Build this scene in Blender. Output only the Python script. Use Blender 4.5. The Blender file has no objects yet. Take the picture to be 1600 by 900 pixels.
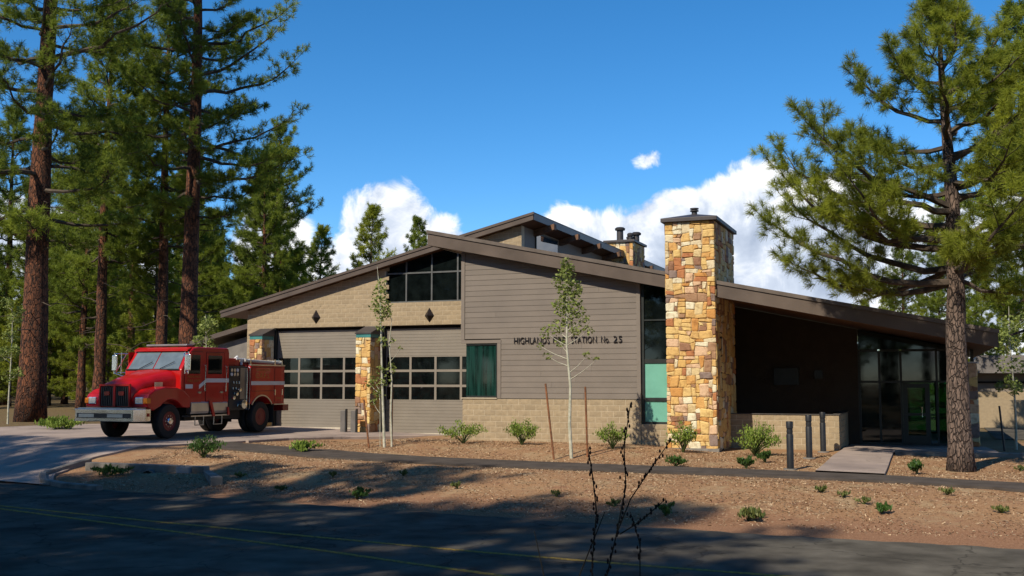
import bpy, math, random
import numpy as np
from mathutils import Vector, Matrix
R = math.radians
rnd = random.Random(7)
sc = bpy.context.scene
COL = sc.collection

# ------------------------------------------------------------------ camera
F_PX, HOR, HC = 1650.0, 597.0, 2.04
PITCH = math.atan((HOR - 450) / F_PX)
YAW = math.atan(650 / math.hypot(F_PX, HOR - 450))
cd = bpy.data.cameras.new('camera')
cam = bpy.data.objects.new('camera', cd); COL.objects.link(cam)
cam.location = (0, 0, HC)
cam.rotation_euler = (math.pi / 2 + PITCH, 0, YAW)
cd.sensor_width = 36; cd.lens = 36 * F_PX / 1600; cd.clip_end = 4000; cd.clip_start = .1
sc.camera = cam

# ------------------------------------------------------------------ light
SUN_TX, SUN_TZ = 0.30, 1.0            # sun travels (+tx, +1, -tz)
SUN_EL = math.atan(SUN_TZ / math.hypot(SUN_TX, 1)); SUN_ROT = math.atan2(-SUN_TX, -1)
sl = bpy.data.lights.new('sun', 'SUN'); sl.energy = 5.0; sl.angle = R(.53); sl.color = (1, .90, .74)
so = bpy.data.objects.new('sun', sl); COL.objects.link(so)
so.rotation_euler = Vector((SUN_TX, 1, -SUN_TZ)).to_track_quat('-Z', 'Y').to_euler()
so.location = (-10, -30, 40)
W = bpy.data.worlds.new('World'); sc.world = W; W.use_nodes = True
SKY_STRENGTH = .132
sc.view_settings.view_transform = 'Standard'; sc.view_settings.look = 'None'
sc.view_settings.exposure = 0.33; sc.view_settings.gamma = 1; sc.view_settings.use_curve_mapping = False
sc.render.engine = 'CYCLES'
sc.cycles.max_bounces = 6; sc.cycles.transparent_max_bounces = 12

class NT:
    """tiny node helper"""
    def __init__(s, nt): s.nt = nt; s.n = nt.nodes; s.l = nt.links
    def new(s, t, **kw):
        x = s.n.new(t)
        for k, v in kw.items(): setattr(x, k, v)
        return x
    def put(s, sock, v):
        if isinstance(v, bpy.types.NodeSocket): s.l.new(v, sock)
        elif v is not None: sock.default_value = v
    def math(s, op, a, b=None, c=None, clamp=False):
        x = s.new('ShaderNodeMath', operation=op); x.use_clamp = clamp
        for i, v in enumerate((a, b, c)):
            if v is not None: s.put(x.inputs[i], v)
        return x.outputs[0]
    def noise(s, vec, scale, detail=4, rough=.55, dist=0):
        x = s.new('ShaderNodeTexNoise'); s.put(x.inputs['Vector'], vec)
        x.inputs['Scale'].default_value = scale; x.inputs['Detail'].default_value = detail
        x.inputs['Roughness'].default_value = rough; x.inputs['Distortion'].default_value = dist
        return x.outputs[0]
    def ramp(s, fac, stops, interp='LINEAR'):
        x = s.new('ShaderNodeValToRGB'); s.put(x.inputs[0], fac); cr = x.color_ramp; cr.interpolation = interp
        while len(cr.elements) < len(stops): cr.elements.new(.5)
        for e, (p, c) in zip(cr.elements, stops): e.position = p; e.color = (*c[:3], 1) if len(c) >= 3 else (c[0],) * 3 + (1,)
        return x.outputs[0]
    def mix(s, fac, a, b, blend='MIX'):
        x = s.new('ShaderNodeMix', data_type='RGBA', blend_type=blend)
        s.put(x.inputs[0], fac); s.put(x.inputs[6], a); s.put(x.inputs[7], b)
        return x.outputs[2]
    def smooth(s, v, a, b):
        x = s.new('ShaderNodeMapRange', interpolation_type='SMOOTHSTEP')
        s.put(x.inputs[0], v); x.inputs[1].default_value = a; x.inputs[2].default_value = b
        return x.outputs[0]
    def scale(s, vec, sc_):
        x = s.new('ShaderNodeMapping'); s.put(x.inputs[0], vec); x.inputs[3].default_value = sc_
        return x.outputs[0]

# sky: Nishita plus cumulus banks in direction space
t = NT(W.node_tree); bg = t.n['Background']; out = t.n['World Output']
sky = t.new('ShaderNodeTexSky', sky_type='NISHITA'); sky.sun_disc = False
sky.sun_elevation = SUN_EL; sky.sun_rotation = SUN_ROT; sky.altitude = 2100
sky.air_density = 1.0; sky.dust_density = .15; sky.ozone_density = 4.0
hs = t.new('ShaderNodeHueSaturation'); hs.inputs['Saturation'].default_value = 1.28; hs.inputs['Hue'].default_value = .497; t.l.new(sky.outputs[0], hs.inputs['Color'])
t.l.new(hs.outputs[0], bg.inputs[0]); bg.inputs[1].default_value = SKY_STRENGTH
tc = t.new('ShaderNodeTexCoord'); sep = t.new('ShaderNodeSeparateXYZ'); t.l.new(tc.outputs['Generated'], sep.inputs[0])
az = t.math('MULTIPLY', t.math('ARCTAN2', sep.outputs[0], sep.outputs[1]), 57.2958)
el = t.math('MULTIPLY', t.math('ARCSINE', sep.outputs[2]), 57.2958)
# banks: azimuth, elevation of centre, half width, half height (degrees)
BANKS = [(-34.2, 6.2, 2.6, 4.4), (-46, 5, 7, 4.4), (-28.2, 7.0, 3.0, 3.9), (-26.4, 6, 3.6, 3.2), (-30.6, 5.2, 2.6, 2.6), (-23.6, 4.6, 2.6, 3),
         (-21.2, 5.4, 2.4, 2.9), (-17.2, 6.2, 4.6, 3.6), (-12.4, 6.6, 4.4, 4.2), (-8.2, 8.0, 3.0, 3.6), (-4.0, 6.2, 5, 4.6), (1, 5, 6, 4.2), (-13.9, 11.9, 1.25, .7), (3, 4.5, 6, 4.5),
         (18, 4, 8, 5), (34, 5, 7, 4), (60, 4, 14, 5), (95, 4, 12, 4), (130, 5, 16, 5), (172, 4, 14, 4), (-62, 4, 8, 5), (-90, 5, 12, 5), (-130, 4, 16, 4)]
best = None
for a0, e0, ra, re in BANKS:
    u = t.math('MULTIPLY', t.math('SUBTRACT', az, a0), 1 / ra); v = t.math('MULTIPLY', t.math('SUBTRACT', el, e0), 1 / re)
    q = t.math('SUBTRACT', 1.0, t.math('SQRT', t.math('ADD', t.math('MULTIPLY', u, u), t.math('MULTIPLY', v, v))))
    q = t.math('MULTIPLY', q, max(.42, min(ra, re) / 3.2))
    best = q if best is None else t.math('SMOOTH_MAX', best, q, .12)
def cloud_noise(vec):
    n1 = t.noise(vec, 24, 9, .6, .5); n2 = t.noise(vec, 9, 3, .5)
    return t.math('ADD', t.math('MULTIPLY', t.math('SUBTRACT', n1, .5), .85), t.math('MULTIPLY', t.math('SUBTRACT', n2, .5), .7))
nz = cloud_noise(tc.outputs['Generated'])
off = t.new('ShaderNodeVectorMath', operation='ADD'); t.l.new(tc.outputs['Generated'], off.inputs[0]); off.inputs[1].default_value = (-.008, 0, .018)
nz2 = cloud_noise(off.outputs[0])
dens = t.math('ADD', best, nz)
mask = t.smooth(dens, .0, .20)
lit = t.math('ADD', .62, t.math('MULTIPLY', t.math('SUBTRACT', nz, nz2), 1.9))
core = t.smooth(dens, .25, 1.0)
lit = t.math('SUBTRACT', lit, t.math('MULTIPLY', core, .34))
lit = t.math('ADD', lit, t.math('MULTIPLY', t.smooth(t.noise(tc.outputs['Generated'], 7, 3), .62, .38), .3), clamp=True)
ccol = t.ramp(lit, [(0, (.36, .43, .56)), (.5, (.56, .63, .75)), (.8, (.86, .89, .94)), (1, (1.0, 1.0, 1.0))])
bg2 = t.new('ShaderNodeBackground'); t.l.new(ccol, bg2.inputs[0]); bg2.inputs[1].default_value = .98
mx = t.new('ShaderNodeMixShader'); t.l.new(mask, mx.inputs[0]); t.l.new(bg.outputs[0], mx.inputs[1]); t.l.new(bg2.outputs[0], mx.inputs[2])
t.l.new(mx.outputs[0], out.inputs[0])

# ------------------------------------------------------------------ materials
MATS = {}
def mat(name, col, rough=.8, metal=0, var=.12, vs=3., bump=0, bs=30., spec=.4, coat=0, objvar=0, col2=None, stretch=None):
    if name in MATS: return MATS[name]
    m = bpy.data.materials.new(name); m.use_nodes = True; MATS[name] = m
    col = tuple(c * (.73 if metal < .5 else 1) for c in col); col2 = tuple(c * .73 for c in col2) if col2 else None
    q = NT(m.node_tree); b = q.n['Principled BSDF']
    pos = q.new('ShaderNodeNewGeometry').outputs['Position']
    if stretch: pos = q.scale(pos, stretch)
    n = q.noise(pos, vs, 5)
    c2 = col2 or tuple(c * (1 - var * 2) for c in col); c1 = tuple(min(1, c * (1 + var)) for c in col)
    c = q.ramp(n, [(.3, c2), (.7, c1)])
    if objvar:
        oi = q.new('ShaderNodeObjectInfo').outputs['Random']
        c = q.mix(1.0, c, q.ramp(oi, [(0, (1 - objvar,) * 3), (1, (1 + objvar * .3,) * 3)]), 'MULTIPLY')
    q.put(b.inputs['Base Color'], c)
    q.put(b.inputs['Roughness'], q.math('ADD', rough - .06, q.math('MULTIPLY', n, .12), clamp=True))
    b.inputs['Metallic'].default_value = metal; b.inputs['Specular IOR Level'].default_value = spec
    b.inputs['Coat Weight'].default_value = coat; b.inputs['Coat Roughness'].default_value = .04
    if bump:
        bp = q.new('ShaderNodeBump'); bp.inputs['Strength'].default_value = bump; bp.inputs['Distance'].default_value = .02
        q.put(bp.inputs['Height'], q.noise(pos, bs, 4)); q.l.new(bp.outputs[0], b.inputs['Normal'])
    return m
M = mat
cmu = M('split_block', (.43, .33, .205), .92, var=.08, vs=9, bump=.3, bs=70, objvar=.12)
mortar = M('mortar', (.66, .55, .39), .95, bump=.2)
siding = M('taupe_siding', (.225, .187, .153), .7, var=.05, vs=2, bump=.08, bs=90, objvar=.09)
doorpaint = M('door_paint', (.27, .235, .19), .6, var=.05, vs=1.5)
fascia_m = M('brown_metal', (.135, .100, .078), .45, metal=.15, var=.12, vs=1.2, spec=.5)
trim_m = M('taupe_trim', (.23, .19, .155), .65, var=.05)
soffit_m = M('cedar_soffit', (.16, .075, .035), .6, var=.3, vs=4, stretch=(1, 8, 8))
beam_m = M('beam_wood', (.20, .10, .05), .7, var=.3, vs=5)
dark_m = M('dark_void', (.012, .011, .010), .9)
glass_m = M('dark_glass', (.006, .009, .009), .04, var=.3, spec=.35)
frame_m = M('dark_frame', (.035, .04, .038), .45, metal=.3)
frame_l = M('grey_frame', (.16, .165, .16), .45, metal=.3)
teal_pane = M('teal_spandrel', (.20, .50, .385), .25, var=.05, spec=.3)
green_glass = M('green_glass', (.008, .040, .032), .05, var=.5, vs=2.2, stretch=(6, 1, .3))
teal_m = M('teal_flashing', (.06, .25, .24), .45)
concrete = M('pale_concrete', (.40, .315, .265), .9, var=.10, vs=1.2, bump=.12, bs=80)
conc_dark = M('old_concrete', (.26, .235, .205), .95, var=.25, vs=3, bump=.3)
asphalt = M('asphalt', (.135, .122, .10), 1., var=.22, vs=1.5, bump=.35, bs=150, spec=.03)
def age(m, crack=.5):
    q = NT(m.node_tree); b = q.n['Principled BSDF']; c = b.inputs['Base Color'].links[0].from_socket
    pos = q.new('ShaderNodeNewGeometry').outputs['Position']
    v = q.new('ShaderNodeTexVoronoi', feature='DISTANCE_TO_EDGE'); v.inputs['Scale'].default_value = .42
    wp = q.new('ShaderNodeVectorMath', operation='ADD'); nn = q.new('ShaderNodeTexNoise'); nn.inputs['Scale'].default_value = 1.6; nn.inputs['Detail'].default_value = 5; q.l.new(pos, nn.inputs[0]); q.l.new(pos, wp.inputs[0]); q.l.new(nn.outputs['Color'], wp.inputs[1]); q.l.new(wp.outputs[0], v.inputs[0])
    c = q.mix(q.math('MULTIPLY', q.smooth(v.outputs['Distance'], .012, .004), crack), c, (.015, .014, .013, 1))
    c = q.mix(q.smooth(q.noise(pos, .35, 4, .6), .45, .6), c, q.mix(1.0, c, (.78, .78, .8, 1), 'MULTIPLY'))
    c = q.mix(q.smooth(q.noise(pos, 90, 3, .7), .62, .72), c, q.mix(1.0, c, (1.7, 1.65, 1.55, 1), 'MULTIPLY'))
    q.put(b.inputs['Base Color'], c)
age(asphalt, .45); age(concrete, .25)
trail_m = M('trail_asphalt', (.105, .088, .076), 1., var=.15, vs=2, bump=.3, bs=140, spec=.03)
yellow = M('yellow_paint', (.48, .31, .05), .95, vs=16, col2=(.12, .10, .07), spec=.05)
chrome = M('polished_metal', (.72, .73, .74), .14, metal=1, var=.03)
alu = M('brushed_aluminium', (.50, .49, .47), .35, metal=.9, var=.08)
red = M('red_enamel', (.50, .006, .006), .30, var=.06, coat=.25, spec=.3)
white_m = M('white_reflective', (.72, .72, .72), .5, var=.05)
black_m = M('black_rubber', (.018, .018, .018), .8, var=.2, bump=.1)
black_post = M('black_paint', (.022, .023, .026), .5, var=.2)
gold = M('gold_leaf', (.46, .27, .05), .5, metal=.2)
amber = M('amber_lens', (.9, .25, .01), .2)
lens = M('lamp_lens', (.75, .78, .8), .08, metal=.6)
seal_m = M('pale_seal', (.62, .56, .44), .7)
stake_m = M('rusty_stake', (.27, .105, .04), .75, var=.3, vs=12)
aspen_bark = M('aspen_bark', (.58, .55, .44), .8, var=.18, vs=10, col2=(.36, .36, .25))
letter_m = M('letter_metal', (.05, .045, .05), .4, metal=.3)
grey_post = M('grey_post', (.17, .155, .145), .6)
stem_m = M('dry_stem', (.020, .018, .012), .9, spec=.1)
pod_m = M('seed_pod', (.012, .008, .009), .9, spec=.1)
green_stem = M('green_stem', (.07, .10, .02), .7)
bark_red = M('ponderosa_bark', (.26, .095, .042), .95, col2=(.02, .011, .008), vs=4.5, bump=1., bs=7, stretch=(2.2, 2.2, .6))
bark_grey = M('young_pine_bark', (.25, .175, .135), .95, col2=(.045, .032, .026), vs=9, bump=1., bs=14, stretch=(2, 2, .7))
def plates(m, sc_):
    q = NT(m.node_tree); b = q.n['Principled BSDF']; c = b.inputs['Base Color'].links[0].from_socket
    pos = q.new('ShaderNodeNewGeometry').outputs['Position']; nn = q.new('ShaderNodeTexNoise'); nn.inputs['Scale'].default_value = 5; q.l.new(pos, nn.inputs[0])
    wp = q.new('ShaderNodeVectorMath', operation='MULTIPLY_ADD'); q.l.new(nn.outputs['Color'], wp.inputs[0]); wp.inputs[1].default_value = (.16, .16, .16); q.l.new(pos, wp.inputs[2])
    v = q.new('ShaderNodeTexVoronoi', feature='DISTANCE_TO_EDGE'); v.inputs['Scale'].default_value = sc_; q.l.new(q.scale(wp.outputs[0], (1, 1, .32)), v.inputs[0])
    f = q.smooth(v.outputs['Distance'], .0, .13); c = q.mix(q.math('ADD', q.math('MULTIPLY', f, .72), .28), (.02, .011, .008, 1), c); q.put(b.inputs['Base Color'], c)
    bp = b.inputs['Normal'].links[0].from_node; q.put(bp.inputs['Height'], q.math('ADD', f, q.math('MULTIPLY', nn.outputs[0], .3))); bp.inputs['Distance'].default_value = .06
plates(bark_red, 8.5); plates(bark_grey, 13)
limb_m = M('limb_bark', (.10, .075, .055), .95, var=.3, vs=5)

def leaf_mat(name, dark, light, trans=.3):
    m = bpy.data.materials.new(name); m.use_nodes = True; q = NT(m.node_tree)
    at = q.new('ShaderNodeAttribute'); at.attribute_name = 'tone'
    c = q.ramp(at.outputs['Fac'], [(0, dark), (1, light)])
    d = q.n['Principled BSDF']; q.put(d.inputs['Base Color'], c); d.inputs['Roughness'].default_value = .55; d.inputs['Specular IOR Level'].default_value = .25
    tr = q.new('ShaderNodeBsdfTranslucent'); q.put(tr.inputs[0], c)
    mxs = q.new('ShaderNodeMixShader'); mxs.inputs[0].default_value = trans
    q.l.new(d.outputs[0], mxs.inputs[1]); q.l.new(tr.outputs[0], mxs.inputs[2]); q.l.new(mxs.outputs[0], q.n['Material Output'].inputs[0])
    return m
needle_a = leaf_mat('pine_needles', (.10, .13, .016), (.38, .42, .045), .5)
needle_b = leaf_mat('deep_pine_needles', (.06, .095, .013), (.28, .34, .04), .5)
leaf_asp = leaf_mat('aspen_leaves', (.09, .14, .025), (.32, .36, .10), .4)
leaf_shrub = leaf_mat('shrub_leaves', (.08, .14, .02), (.28, .36, .06), .35)
leaf_dark = leaf_mat('deep_green_leaves', (.025, .06, .012), (.07, .14, .025), .3)
leaf_grass = leaf_mat('grass_blades', (.05, .08, .02), (.17, .18, .05), .3)

def stone_mat():
    m = bpy.data.materials.new('quarried_stone'); m.use_nodes = True; q = NT(m.node_tree); b = q.n['Principled BSDF']
    oi = q.new('ShaderNodeObjectInfo').outputs['Random']
    P = [(.52, .29, .085), (.55, .34, .12), (.44, .19, .045), (.52, .36, .17), (.24, .11, .055), (.57, .38, .15), (.50, .25, .07), (.60, .49, .32),
         (.20, .13, .10), (.54, .31, .10), (.36, .13, .045), (.53, .32, .18), (.50, .28, .09), (.29, .15, .075), (.56, .35, .12), (.55, .42, .25)]
    c = q.ramp(oi, [(i / len(P), (p[0] * 1.0, p[1] * 1.09, p[2] * 1.12)) for i, p in enumerate(P)], 'CONSTANT')
    pos = q.new('ShaderNodeNewGeometry').outputs['Position']
    n = q.noise(pos, 7, 6, .65, .5)
    c = q.mix(1.0, c, q.ramp(n, [(.3, (.62, .52, .44)), (.5, (1.05, 1.06, 1.10)), (.75, (1.18, 1.18, 1.22))]), 'MULTIPLY')
    q.put(b.inputs['Base Color'], c); b.inputs['Roughness'].default_value = .85
    bp = q.new('ShaderNodeBump'); bp.inputs['Strength'].default_value = .5; bp.inputs['Distance'].default_value = .03
    q.put(bp.inputs['Height'], q.noise(pos, 22, 5)); q.l.new(bp.outputs[0], b.inputs['Normal'])
    return m
stone_m = stone_mat()

def ground_mat():
    m = bpy.data.materials.new('soil_and_mulch'); m.use_nodes = True; q = NT(m.node_tree); b = q.n['Principled BSDF']
    pos = q.new('ShaderNodeNewGeometry').outputs['Position']
    s = q.new('ShaderNodeSeparateXYZ'); q.l.new(pos, s.inputs[0])
    fine = q.noise(pos, 38, 5, .7); med = q.noise(pos, 3.2, 4); big = q.noise(pos, .5, 3)
    mulch = q.ramp(fine, [(.25, (.12, .062, .032)), (.5, (.29, .165, .085)), (.68, (.40, .26, .15)), (.8, (.52, .39, .25))])
    soil = q.ramp(fine, [(.25, (.11, .055, .03)), (.5, (.24, .125, .07)), (.72, (.36, .23, .14))])
    mulch = q.mix(q.smooth(med, .52, .68), mulch, soil)
    straw = q.ramp(q.noise(q.scale(pos, (1, 3, 1)), 45, 4, .7), [(.3, (.20, .12, .06)), (.7, (.44, .32, .19))])
    mulch = q.mix(q.smooth(q.noise(pos, .9, 5, .65), .50, .66), mulch, straw)
    verge = q.smooth(q.math('ADD', s.outputs[2], q.math('MULTIPLY', med, .25)), -.10, -.24)
    mulch = q.mix(verge, mulch, soil)
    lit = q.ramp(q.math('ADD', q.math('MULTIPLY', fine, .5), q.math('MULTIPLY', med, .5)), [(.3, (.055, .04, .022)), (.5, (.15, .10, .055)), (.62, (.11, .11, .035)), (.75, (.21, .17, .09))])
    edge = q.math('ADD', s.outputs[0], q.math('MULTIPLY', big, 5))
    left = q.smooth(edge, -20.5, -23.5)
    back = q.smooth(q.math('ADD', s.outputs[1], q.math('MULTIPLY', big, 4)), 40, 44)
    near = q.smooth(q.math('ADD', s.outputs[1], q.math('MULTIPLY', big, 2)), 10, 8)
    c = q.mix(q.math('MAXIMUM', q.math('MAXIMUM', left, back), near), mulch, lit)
    # bare red verge by the road edge
    q.put(b.inputs['Base Color'], c); b.inputs['Roughness'].default_value = .95; b.inputs['Specular IOR Level'].default_value = .1
    bp = q.new('ShaderNodeBump'); bp.inputs['Strength'].default_value = .9; bp.inputs['Distance'].default_value = .03
    q.put(bp.inputs['Height'], q.noise(pos, 30, 5, .7)); q.l.new(bp.outputs[0], b.inputs['Normal'])
    return m
ground_m = ground_mat()

# ------------------------------------------------------------------ mesh builder and object helpers
class MB:
    def __init__(s): s.v = []; s.f = []
    def add(s, vs, fs):
        o = len(s.v); s.v += [tuple(p) for p in vs]; s.f += [tuple(i + o for i in f) for f in fs]; return s
    def box(s, x0, x1, y0, y1, z0, z1):
        return s.add([(x0, y0, z0), (x1, y0, z0), (x1, y1, z0), (x0, y1, z0), (x0, y0, z1), (x1, y0, z1), (x1, y1, z1), (x0, y1, z1)],
                     [(0, 3, 2, 1), (4, 5, 6, 7), (0, 1, 5, 4), (1, 2, 6, 5), (2, 3, 7, 6), (3, 0, 4, 7)])
    def prism(s, poly, a0, a1, axis='y'):
        """polygon of 2-d points extruded along an axis; (x,z) for y, (y,z) for x, (x,y) for z"""
        n = len(poly)
        def P(p, a): return (p[0], a, p[1]) if axis == 'y' else ((a, p[0], p[1]) if axis == 'x' else (p[0], p[1], a))
        vs = [P(p, a0) for p in poly] + [P(p, a1) for p in poly]
        fs = [tuple(range(n)), tuple(range(2 * n - 1, n - 1, -1))] + [(i, i + n, (i + 1) % n + n, (i + 1) % n) for i in range(n)]
        return s.add(vs, fs)
    def tube(s, pts, rad, n=6, cap=True):
        pts = [Vector(p) for p in pts]; k = len(pts)
        if not hasattr(rad, '__len__'): rad = [rad] * k
        rings = []; ref = None
        for i, p in enumerate(pts):
            d = (pts[min(i + 1, k - 1)] - pts[max(i - 1, 0)]).normalized()
            if ref is None: ref = Vector((0, 0, 1)) if abs(d.z) < .9 else Vector((1, 0, 0))
            a = d.cross(ref); a = a.normalized() if a.length > 1e-6 else d.orthogonal().normalized()
            b = d.cross(a); ref = -b if False else ref
            rings.append([p + (a * math.cos(2 * math.pi * j / n) + b * math.sin(2 * math.pi * j / n)) * rad[i] for j in range(n)])
        fs = [(i * n + j, i * n + (j + 1) % n, (i + 1) * n + (j + 1) % n, (i + 1) * n + j) for i in range(k - 1) for j in range(n)]
        if cap: fs += [tuple(range(n - 1, -1, -1)), tuple((k - 1) * n + j for j in range(n))]
        return s.add([q for r in rings for q in r], fs)
    def lathe(s, prof, c, n=20, axis='z', cap=True):
        vs = []
        for r, h in prof:
            for j in range(n):
                a = 2 * math.pi * j / n; p, q = r * math.cos(a), r * math.sin(a)
                vs.append((c[0] + p, c[1] + q, c[2] + h) if axis == 'z' else ((c[0] + h, c[1] + p, c[2] + q) if axis == 'x' else (c[0] + p, c[1] + h, c[2] + q)))
        k = len(prof)
        fs = [(i * n + j, i * n + (j + 1) % n, (i + 1) * n + (j + 1) % n, (i + 1) * n + j) for i in range(k - 1) for j in range(n)]
        if cap: fs += [tuple(range(n - 1, -1, -1)), tuple((k - 1) * n + j for j in range(n))]
        return s.add(vs, fs)
    def mesh(s, name, smooth=False):
        me = bpy.data.meshes.new(name); me.from_pydata(s.v, [], s.f); me.update()
        if smooth:
            me.shade_smooth(); me.set_sharp_from_angle(angle=R(40))
        return me

WL = {}
def link(o, parent=None, wloc=(0, 0, 0)):
    COL.objects.link(o); wl = Vector(wloc); WL[o.name] = wl
    if parent is not None:
        o.parent = parent; o.location = wl - WL[parent.name]
    else: o.location = wl
    return o
def obj(name, mb, m, parent=None, wloc=(0, 0, 0), smooth=False, bevel=0, rel=None):
    me = mb if isinstance(mb, bpy.types.Mesh) else mb.mesh(name, smooth)
    if m is not None and not len(me.materials): me.materials.append(m)
    o = bpy.data.objects.new(name, me)
    if rel is not None: wloc = WL[parent.name] + Vector(rel)
    link(o, parent, wloc)
    if bevel:
        b = o.modifiers.new('bevel', 'BEVEL'); b.width = bevel; b.segments = 2; b.limit_method = 'ANGLE'
    return o
def thing(name, label, cat, loc=(0, 0, 0), group=None):
    o = bpy.data.objects.new(name, None); o.empty_display_size = .2
    link(o, None, loc); return tag(o, label, cat, group)
def tag(o, label, cat, group=None):
    o['label'] = label; o['category'] = cat
    if group: o['group'] = group
    return o
def struct(name, mb, m, smooth=False):
    o = obj(name, mb, m, smooth=smooth); o['kind'] = 'structure'; return o
def copy_thing(root, loc, rz=0, sc_=1, label=None, group=None):
    r = root.copy(); COL.objects.link(r); r.location = loc; r.rotation_euler = (0, 0, rz); r.scale = (sc_,) * 3 if not hasattr(sc_, '__len__') else sc_
    if label: r['label'] = label
    if group: r['group'] = group
    for ch in list(root.children):
        c = ch.copy(); COL.objects.link(c); c.parent = r
        for g in list(ch.children):
            d = g.copy(); COL.objects.link(d); d.parent = c
    return r

# ------------------------------------------------------------------ terrain
def sstep(a, b, x):
    x = min(1, max(0, (x - a) / (b - a))); return x * x * (3 - 2 * x)
def road_edge(x):
    P = [(-80, 27), (-30, 21.4), (-21, 19.7), (-14, 18.8), (-8, 18.1), (-3, 17.55), (2, 17.4), (10, 17.2), (60, 16.5)]
    for (a, b), (c, d) in zip(P, P[1:]):
        if x <= c: return b + (d - b) * max(0, (x - a)) / (c - a)
    return 16.5
def T(x, y):
    e = road_edge(x)
    z = -.40 + .40 * sstep(e - .3, e + 5.2, y)
    z += .031 * min(9, max(0, -15.5 - x)) * sstep(e, e + 6, y)
    z += .24 * sstep(26.0, 29.6, y) * sstep(-17.5, -15.5, x) * (1 - .7 * sstep(-8.5, -5, x)) * (1 - sstep(33, 36, y))
    z += .85 * sstep(9.5, 3.5, y)
    if y > e + .3 and y < e + 5: z += .035 * math.sin(x * 1.7 + y) * math.sin(y * 2.1 - x * .6)
    return z
def sheet(name, xs, ys, m, dz=0):
    vs = [(x, y, T(x, y) + dz) for y in ys for x in xs]; n = len(xs)
    fs = [(j * n + i, j * n + i + 1, (j + 1) * n + i + 1, (j + 1) * n + i) for j in range(len(ys) - 1) for i in range(n - 1)]
    return struct(name, MB().add(vs, fs), m, True)
def spread(a, b, step): 
    n = max(1, round((b - a) / step)); return [a + (b - a) * i / n for i in range(n + 1)]
xs = [-1500, -600, -250, -120] + spread(-80, -30, 2.5)[:-1] + spread(-30, 12, .5) + spread(14, 60, 4) + [120, 300, 700, 1500]
ys = [-1200, -400, -150, -60] + spread(-40, 0, 5)[:-1] + spread(0, 40, .5) + spread(42, 90, 4) + [130, 250, 600, 1800]
ground = sheet('ground', xs, ys, ground_m, -.02)
def strip(name, L, Rr, m, dz, sub=6, thick=.05, kind=True, rough=0):
    """sheet between two polylines with equal point counts, following the terrain"""
    n = 4; vs = []; fs = []
    A = []; B = []
    for i in range(len(L) - 1):
        for k in range(sub + (i == len(L) - 2)):
            f = k / sub
            A.append((L[i][0] + (L[i + 1][0] - L[i][0]) * f, L[i][1] + (L[i + 1][1] - L[i][1]) * f))
            B.append((Rr[i][0] + (Rr[i + 1][0] - Rr[i][0]) * f, Rr[i][1] + (Rr[i + 1][1] - Rr[i][1]) * f))
    if rough:
        q_ = random.Random(len(A)); A = [(x, y + q_.uniform(-rough, rough)) for x, y in A]; B = [(x, y + q_.uniform(-rough, rough)) for x, y in B]
    for a, b in zip(A, B):
        for j in range(n + 1):
            x = a[0] + (b[0] - a[0]) * j / n; y = a[1] + (b[1] - a[1]) * j / n
            vs.append((x, y, T(x, y) + dz))
        vs.append((b[0], b[1], T(*b) + dz - thick)); vs.append((a[0], a[1], T(*a) + dz - thick))
    w = n + 3
    for i in range(len(A) - 1):
        for j in range(n): fs.append((i * w + j, i * w + j + 1, (i + 1) * w + j + 1, (i + 1) * w + j))
        fs.append((i * w + n, i * w + n + 1, (i + 1) * w + n + 1, (i + 1) * w + n))
        fs.append((i * w + n + 2, i * w, (i + 1) * w, (i + 1) * w + n + 2))
    mb = MB().add(vs, fs)
    return struct(name, mb, m, True) if kind else mb
RX = [-160, -80, -50, -30, -21, -14, -8, -3, 2, 10, 30, 60, 150]
strip('road', [(x, road_edge(x) - .1) for x in RX], [(x, road_edge(x) - 9.4) for x in RX], asphalt, .012, 22, .12, rough=.07)
Y1 = [(-60, 23.9), (-30, 18.3), (-17.07, 15.94), (-12.5, 15.14), (-8.96, 14.58), (-6.06, 14.18), (-3.64, 13.94), (2, 13.6), (20, 13.0), (60, 12.2)]
Y2 = [(-60, 23.6), (-30, 18.0), (-16.7, 15.59), (-11.87, 14.36), (-8.29, 13.49), (-6.7, 13.01), (-5.3, 12.63), (-1, 11.5), (2, 10.7)]
for pts in (Y1, Y2):
    strip('road_marking', [(x, y + .055) for x, y in pts], [(x, y - .055) for x, y in pts], yellow, .017, 6, .003)
TF = [(-20.9, 27.9), (-16.68, 27.09), (-12, 25.95), (-8.26, 25.43), (-3.5, 25.04), (-.71, 24.54), (1.72, 23.7), (6, 22.6), (14, 21.4), (40, 20.5)]
TN = [(-20.4, 25.9), (-15.29, 24.95), (-11.07, 23.99), (-7.66, 23.65), (-3.29, 23.5), (-.67, 23.1), (1.62, 22.3), (5.5, 21.2), (13.5, 20.0), (40, 19.1)]
strip('asphalt_path', TF, TN, trail_m, .03, 12, rough=.03)
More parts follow.
